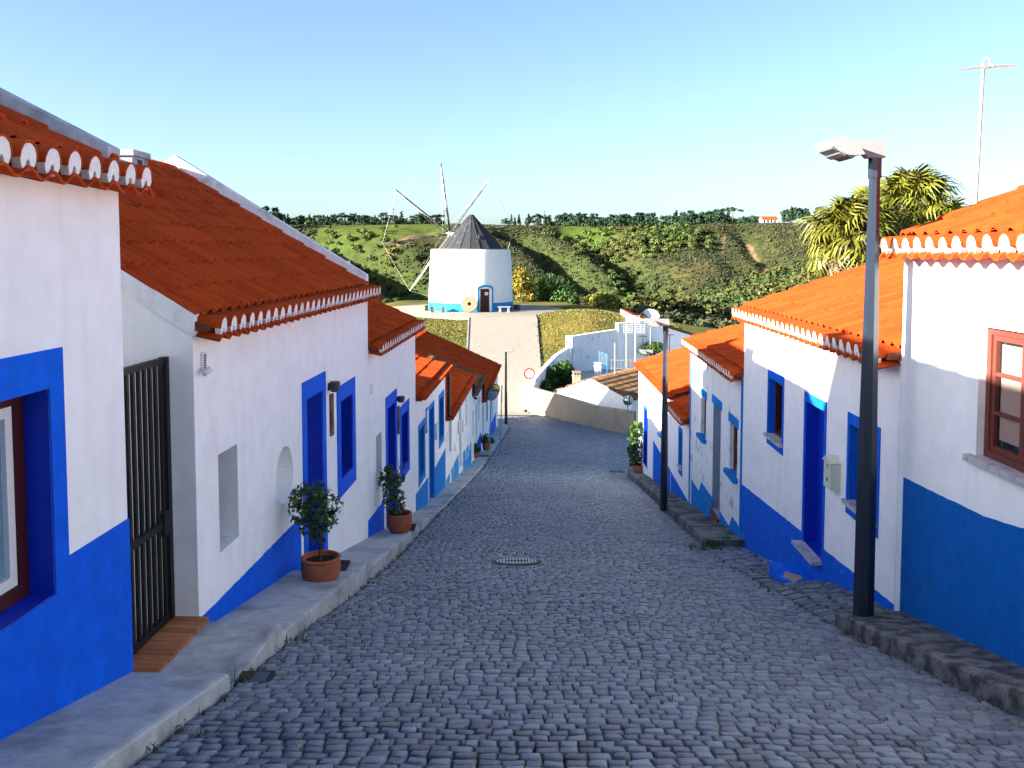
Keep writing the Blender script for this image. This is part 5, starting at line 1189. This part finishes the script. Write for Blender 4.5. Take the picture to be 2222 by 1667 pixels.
bush('yard_bush', 'bright green shrub among the dark yard bushes', 1178, 1214, 795, 850, 58.6, 'leaf_g', 2000, .08, 27, ground_z=-9.8)
bush('yard_bush', 'low dark bush at the wall foot behind the red rimmed sign', 1166, 1200, 825, 858, 57.2, 'leaf', 1300, .08, 28, ground_z=-9.8)
bush('climbing_plant', 'dark plants along the foot of the blue yard wall', 1376, 1452, 742, 772, 67, 'leaf_g', 2200, .08, 29, ground_z=-8.9, cat='plant')
# fence posts on the grass edge
for k, (px, py) in enumerate(((1255, 676), (1272, 686), (1310, 697))):
    b0 = at(px, py, 86-4*k); t0 = thing('fence_post', 'dark wooden fence post at the edge of the grass bank', 'post', (b0.x, b0.y, float(H(b0.x, b0.y))), 'fence posts at the edge of the grass bank')
    mb = MB(); mb.tube([Vector((b0.x, b0.y, float(H(b0.x, b0.y))-.1)), Vector((b0.x, b0.y, b0.z+.3))], .06, 6); mb.build('post', 'bark', t0); mb = MB(); mb.tube([Vector((b0.x, b0.y-.07, b0.z+.2)), Vector((b0.x, b0.y+.07, b0.z+.2))], .02, 5); mb.build('staple', 'galv', t0)

# palms
def frond_mesh(seed, dry=False):
    g = np.random.default_rng(seed); V = []; Fq = []; T = []
    mb = MB(); mb.tube([(0, 0, 0), (.32, 0, .07), (.66, 0, .05)], [.022, .016, .012], 4, False); nseg = 22; c = np.array((.66, 0, .05))
    for k in range(nseg):
        a = R(-128)+R(256)*k/(nseg-1); L_ = g.uniform(.50, .64)*(1-.22*abs(a)/2.3); d = np.array((math.cos(a), math.sin(a), 0)); s_ = np.array((-d[1], d[0], 0)); w0 = .042
        zfold = .018*(1 if k % 2 else -1)
        p1 = c+d*L_*.5+np.array((0, 0, .05+zfold)); p2 = c+d*L_*.82+np.array((0, 0, -.05+zfold-g.random()*.05)); p3 = c+d*L_*.98+np.array((.03*g.normal(), .03*g.normal(), -.26-g.random()*.14))
        tn = g.random()
        mb.add([c+s_*.006, p1+s_*w0, p2+s_*w0*.55, p3, p2-s_*w0*.55, p1-s_*w0, c-s_*.006], [(0, 1, 5, 6), (1, 2, 4, 5), (2, 3, 4)], tn)
    return mb.mesh('frond', 'palm_dry' if dry else 'palm', recalc=False)
FR = [frond_mesh(i) for i in range(5)]; FRD = [frond_mesh(20+i, True) for i in range(2)]
def palm(px, py, Y, scale, n, label, seed):
    g = random.Random(seed); c = at(px, py, Y); gz = -S(Y)-.5
    t = thing('fan_palm', label, 'palm tree', (c.x, Y, gz), 'fan palms behind the right hand roofs'); mb = MB()
    mb.tube([Vector((c.x, Y, gz)), Vector((c.x+.05, Y, (gz+c.z)/2)), Vector((c.x, Y, c.z+.1))], [.28, .22, .2], 10); mb.build('trunk', 'bark', t, True)
    for k in range(n):
        el = R(78)-R(150)*(k/n)**.9; aa = k*2.399+g.uniform(-.3, .3); sc = scale*g.uniform(.85, 1.15)
        wind = Vector((.12, 0, 0))
        d = Vector((math.cos(aa)*math.cos(el), math.sin(aa)*math.cos(el), math.sin(el)))+wind; d.normalize()
        sd = d.cross(Zv).normalized(); nn_ = sd.cross(d); rl = g.uniform(-.5, .5); sd2 = sd*math.cos(rl)+nn_*math.sin(rl); nn2 = d.cross(-sd2)
        dry = el < R(-42)
        link('frond', (FRD if dry else FR)[k % (2 if dry else 5)], t, basis(d*sc, -sd2*sc, nn2*sc, Vector((c.x, Y, c.z+.05))+d*.05))
palm(1838, 525, 20.5, .92, 52, 'left fan palm behind the street lamp', 1); palm(1885, 490, 23.5, .85, 40, 'middle fan palm partly hidden by the street lamp pole', 2)
palm(1975, 462, 21.5, .92, 50, 'right fan palm with the highest crown', 3); palm(2045, 500, 21.0, .65, 26, 'low fan palm crown behind the nearest right hand roof', 4)

# hill scrub: thousands of low clumps, one mass
def blob_field(name, m, pts, sizes, seed, flat=.7, nl=10, card=(.38, .62)):
    g = np.random.default_rng(seed); n = len(pts); V = []; P = np.asarray(pts, float); sz = np.asarray(sizes, float)
    # every clump is nl leaf cards spread over a dome
    d = g.normal(size=(n, nl, 3)); d[..., 2] = np.abs(d[..., 2])*.9; d /= np.linalg.norm(d, axis=2)[..., None]
    C = P[:, None, :]+d*sz[:, None, None]*np.array((1, 1, flat))*g.uniform(.55, 1, (n, nl, 1))
    nrm = d+g.normal(size=d.shape)*.45; nrm /= np.linalg.norm(nrm, axis=2)[..., None]
    a = np.cross(nrm, g.normal(size=d.shape)); a /= np.linalg.norm(a, axis=2)[..., None]; b_ = np.cross(nrm, a); s_ = (sz[:, None, None]*g.uniform(card[0], card[1], (n, nl, 1)))
    V = np.stack([C-a*s_, C-b_*s_*.8, C+a*s_, C+b_*s_*.8], 2).reshape(-1, 3); Fq = np.arange(n*nl*4).reshape(-1, 4)
    tint = np.repeat((np.repeat(g.random(n), nl)*.6+g.random(n*nl)*.4), 4)
    return stuff(link(name, fast_mesh(name, V, Fq, m, tint)))
def scatter(n, px0, px1, r0, r1, seed, cond=None):
    g = np.random.default_rng(seed); px = g.uniform(px0, px1, n); r = np.sqrt(g.uniform(r0*r0, r1*r1, n)); th = np.arctan((px-CX)/F); x = r*np.sin(th); y = r*np.cos(th)
    if cond is not None: k = cond(x, y, px, r); x, y = x[k], y[k]
    return np.stack([x, y, H(x, y)], 1)
def not_field(x, y, px, r):
    fld = (r > 374) & (px > 690) & (px < 980); f2 = (r > 398) & (px > 1205) & (px < 1370); trk = seg_dist(x, y, [px_to_hill(*p) for p in ((1622, 503), (1640, 522), (1655, 548), (1670, 575))]) < 3
    dens = undul(x*2.3+40, y*2.3) < rng.uniform(-1, 9, len(x))
    return ~fld & ~f2 & ~trk & dens
p_ = scatter(40000, 380, 1950, 240, 455, 31, not_field); o = blob_field('hillside_scrub', 'scrub', p_, rng.uniform(.4, 1.1, len(p_)), 32, .5, 7, (.35, .55))
o['label'] = 'olive scrub covering the far hillside'; o['category'] = 'scrub'
gp = []
for pts, dep, wd in (GULW[0], GULW[2], GULW[5], GULW[1]):
    for (x0, y0), (x1, y1) in zip(pts[:-1], pts[1:]):
        nseg = int(math.hypot(x1-x0, y1-y0)/1.3)
        for k in range(nseg):
            if pts in (GULW[0][0], GULW[1][0]) and random.random() < .88: continue
            f_ = random.random(); gp.append((x0+(x1-x0)*f_+random.gauss(0, 6), y0+(y1-y0)*f_+random.gauss(0, 6)))
g3 = [px_to_hill(*p) for p in ((1250, 505), (1300, 508), (1380, 510), (1440, 508), (1500, 505))]
for (x0, y0), (x1, y1) in zip(g3[:-1], g3[1:]):
    for k in range(60): f_ = random.random(); gp.append((x0+(x1-x0)*f_+random.gauss(0, 6), y0+(y1-y0)*f_+random.gauss(0, 10)))
gp = np.array(gp); gz = H(gp[:, 0], gp[:, 1]); p_ = np.stack([gp[:, 0], gp[:, 1], gz+1.0], 1)
o = blob_field('ravine_wood', 'ravine', p_, rng.uniform(1.0, 2.5, len(p_)), 33, 1.0, 80, (.16, .28)); o['label'] = 'bright green trees filling the ravines of the far hill'; o['category'] = 'wood'
p_ = scatter(5200, 1380, 2150, 92, 215, 34, lambda x, y, px, r: (x > 14) & (np.exp(-((y-150-.3*x)/42)**2) > .12)); p_[:, 2] += .3
o = blob_field('slope_thicket', 'wood_y', p_, rng.uniform(.7, 1.8, len(p_)), 35, 1.25, 52, (.16, .27)); o['label'] = 'dense thicket on the near slope right of the valley'; o['category'] = 'thicket'
p_ = np.concatenate([scatter(2500, 500, 1420, 105, 255, 36, lambda x, y, px, r: H(x, y) < -8.5), scatter(900, 1390, 1750, 82, 125, 56)]); o = blob_field('valley_scrub', 'scrub', p_, rng.uniform(.5, 1.3, len(p_)), 37, .7, 24, (.2, .34)); o['label'] = 'scrub on the slopes behind the windmill'; o['category'] = 'scrub'

p_ = np.concatenate([scatter(520, 590, 960, 455, 560, 38), scatter(620, 1180, 1640, 450, 560, 39)]); p_[:, 2] += 1.5
o = blob_field('skyline_wood', 'pine', p_, rng.uniform(1.2, 2.6, len(p_)), 40, 1.3, 40, (.2, .32)); o['label'] = 'dark wood along the far skyline behind the single pines'; o['category'] = 'wood'
# skyline trees
def pine_crown(seed, kind):
    g = np.random.default_rng(seed); cs = []
    if kind == 0:
        for k in range(8): th = g.uniform(0, 6.28); r_ = g.uniform(0, .3); cs.append((math.cos(th)*r_, math.sin(th)*r_, g.uniform(.42, .92), .16, .16, .11))
    elif kind == 1:
        for k in range(7): hh = .3+.65*k/6; cs.append((g.normal()*.03, g.normal()*.03, hh, .22*(1.12-hh), .22*(1.12-hh), .09))
    else:
        for k in range(9): th = g.uniform(0, 6.28); r_ = g.uniform(.1, .45); cs.append((math.cos(th)*r_, math.sin(th)*r_, .86-r_*.35+g.normal()*.03, .18, .18, .07))
    return leaf_mesh('crown', cs, 190, .075, 'pine', seed, .7, shell=.3)
PC = [pine_crown(40+i, i % 3) for i in range(9)]
tm_ = MB(); tm_.tube([(0, 0, -.06), (.01, 0, .4), (0, .01, .85)], [.022, .017, .006], 6); TRK = tm_.mesh('trunk', 'bark')
def pine(px, r, h, kind, label, group, name='pine_tree'):
    th = math.atan((px-CX)/F); x, y = r*math.sin(th), r*math.cos(th); z = float(H(x, y))
    mw = Matrix.Translation((x, y, z)); t = link(name, None, None, mw); tag(t, label, 'tree', group); a = Matrix.Rotation(random.uniform(0, 6.28), 4, 'Z'); s_ = Matrix.Diagonal((h*random.uniform(.85, 1.25), h*random.uniform(.85, 1.25), h, 1))
    link('trunk', TRK, t, mw @ s_); link('crown', PC[kind+3*random.randrange(3)], t, mw @ a @ s_)
for k in range(24): pine(random.uniform(478, 594), random.uniform(420, 476), random.uniform(6.7, 10.7), random.choice((0, 0, 2)), 'dark pine in the tall grove at the left end of the skyline', 'pines of the tall left grove')
for k in range(85): pine(random.uniform(596, 955), random.uniform(438, 490), random.uniform(4.1, 7.0), random.choice((0, 0, 1, 2)), 'pine on the skyline left of the windmill cap', 'skyline pines left of the windmill')
for k in range(14): pine(random.uniform(596, 735), random.uniform(410, 438), random.uniform(3.7, 5.9), random.choice((0, 0, 1)), 'lighter tree below the skyline between the left grove and the green field', 'trees beside the green field')
for k in range(26): pine(random.uniform(1098, 1215), random.uniform(427, 490), random.uniform(3.7, 6.7), random.choice((0, 1)), 'pine on the skyline just right of the windmill cap', 'skyline pines just right of the windmill')
for k in range(110): pine(1215+360*random.random()**.85, random.uniform(420, 483), random.uniform(4.4, 7.8), random.choice((0, 0, 1, 2)), 'pine in the dense belt on the skyline right of the windmill', 'pines of the right hand skyline belt')
pine(1588, 452, 9.5, 2, 'broad umbrella pine, the highest tree on the skyline left of the farmhouse', None)
for k in range(9): pine(random.uniform(1598, 1655), random.uniform(448, 504), random.uniform(3.3, 5.2), 0, 'low tree between the umbrella pine and the white farmhouse', 'low trees by the farmhouse')
for k in range(14): pine(random.uniform(1698, 1790), random.uniform(441, 483), random.uniform(6.3, 9.2), random.choice((0, 0, 1)), 'slim tree in the row right of the white farmhouse', 'row of trees right of the farmhouse')
for k in range(30): pine(random.uniform(1800, 2200), random.uniform(434, 504), random.uniform(4.4, 7.4), random.choice((0, 1, 2)), 'skyline tree behind the palms and the right hand roofs', 'skyline trees behind the palms')
for k in range(14): pine(random.uniform(1130, 1560), random.uniform(329, 413), random.uniform(2.6, 4.1), 0, 'lone small tree on the open hillside right of the windmill', 'lone trees on the right hillside')
for px, r, wd in ((1182, 440, .1), (965, 450, .1), (855, 430, .1)):
    th = math.atan((px-CX)/F); x, y = r*math.sin(th), r*math.cos(th); z = float(H(x, y)); t = thing('utility_pole', {1182: 'thin utility pole on the skyline right of the windmill', 965: 'utility pole behind the sail hub', 855: 'utility pole in the green field left of the sails'}[px], 'pole', (x, y, z))
    mb = MB(); mb.tube([(x, y, z-.3), (x, y, z+8)], [.16, .11], 6); mb.build('pole', 'bark', t); mb = MB(); mb.box(x-.8, x+.8, y-.08, y+.08, z+7.4, z+7.55); mb.build('crossarm', 'bark', t)
# farmhouse on the far plateau
th = math.atan((1668-CX)/F); fx, fy = 446*math.sin(th), 446*math.cos(th); fz = float(H(fx, fy))
fh = plain_house('farmhouse', 'small white farmhouse with red roof on the far skyline', fx-3.7, fx+3.7, fy, fy+5, fz-1, fz+2.3, fz+3.7, 'x', 'tile', 'white', .4)
for k in range(4): mb = MB(); x = fx-3.0+1.7*k; mb.box(x, x+.8, fy-.06, fy+.02, fz+.7, fz+1.9); mb.build('window', 'glass', fh)

# grass on the banks, weeds between the stones
def blades(name, pts, h, m, seed, w_=.03, per=5, spread=.10):
    g = np.random.default_rng(seed); P = np.repeat(np.asarray(pts, float), per, 0); n = len(P); P[:, :2] += g.normal(size=(n, 2))*spread
    th = g.uniform(0, 6.28, n); d = np.stack([np.cos(th), np.sin(th), np.zeros(n)], 1); lean = g.normal(size=(n, 2))*.5; hh = h*g.uniform(.4, 1.3, n)
    top = P+np.stack([lean[:, 0]*hh, lean[:, 1]*hh, hh], 1); mid = P*.5+top*.5; mid[:, 2] += hh*.12
    V = np.stack([P-d*w_, P+d*w_, mid+d*w_*.7, mid-d*w_*.7, mid-d*w_*.7, mid+d*w_*.7, top+d*w_*.12, top-d*w_*.12], 1).reshape(-1, 3)
    return stuff(link(name, fast_mesh(name, V, np.arange(n*8).reshape(-1, 4), m, np.repeat(g.random(n), 8))))
g = np.random.default_rng(50); x = g.uniform(-20, 14, 15000); y = g.uniform(54, 80, 15000); xl = np.interp(y, [53, 56, 60, 74.5], [-2.6, -2.9, -3.2, -3.66])-.1; xr = np.interp(y, [53.5, 56, 62, 74.5], [.9, 1.5, 2.0, 2.06])+.1
keep = ((x < xl) | (x > xr)) & (np.hypot(x-mx, y-my) > 8.8) & ~((x > 1.2+(y-55.5)*.33) & (y < 65.1+.5*(x-4.45))) & ~((x < -.9) & (y < 50))
x, y = x[keep], y[keep]; o = blades('dry_grass', np.stack([x, y, H(x, y)-.02], 1), .085, 'grass', 51, .032, 7, .26); o['label'] = 'sunlit dry yellow grass on the banks beside the path'; o['category'] = 'grass'
wp = []
for y in np.arange(4.6, 50, .32):
    if random.random() < .75: x_ = float(XKL(y))+abs(random.gauss(.03, .05)); wp.append((x_, y, float(SZ(x_, y))))
    if random.random() < .7 and y < 30: x_ = float(XKR(y))-abs(random.gauss(.03, .06)); wp.append((x_, y, float(SZ(x_, y))))
for k in range(420):
    y = random.uniform(4.6, 15); x_ = random.uniform(float(XKL(y)), float(XKR(y))); wp.append((x_, y, float(SZ(x_, y))-.022))
o = blades('street_weeds', wp, .045, 'weed', 52, .006, 7, .025); o['label'] = 'weeds growing along the kerbs and between the cobbles'; o['category'] = 'weeds'
tuf = [(float(XKL(y_))+.03, y_, float(SZ(float(XKL(y_)), y_))) for y_ in (6.0, 7.15)]+[(3.15+random.gauss(0, .12), 13.9+random.gauss(0, .2), float(SZ(3.2, 13.9))+.02) for _ in range(16)]+[(3.55, 14.3, float(SZ(3.5, 14.3))+.13)]*3+[(3.5+random.gauss(0, .2), 28.9, float(SZ(3.6, 28.9))+.1) for _ in range(8)]
o = blades('kerb_tufts', tuf, .08, 'weed', 53, .006, 14, .05); o['label'] = 'taller green tufts at the kerb ends'; o['category'] = 'weeds'
lv = MB()
for k in range(140):
    y = random.uniform(4.7, 18); s_ = random.choice((XKL, XKR)); x_ = float(s_(y))+(1 if s_ is XKL else -1)*abs(random.gauss(.05, .09)); c = Vector((x_, y, float(SZ(x_, y))+.022)); a = random.uniform(0, 6.28); L_ = random.uniform(.012, .032)
    lv.add([c+Vector((math.cos(a)*L_, math.sin(a)*L_, 0)), c+Vector((-math.sin(a)*L_*.4, math.cos(a)*L_*.4, .006)), c-Vector((math.cos(a)*L_, math.sin(a)*L_, 0)), c+Vector((math.sin(a)*L_*.4, -math.cos(a)*L_*.4, .006))], [(0, 1, 2, 3)], random.random())
o = stuff(lv.build('leaf_litter', 'palm_dry')); o['label'] = 'dry leaf litter along the gutters'; o['category'] = 'litter'
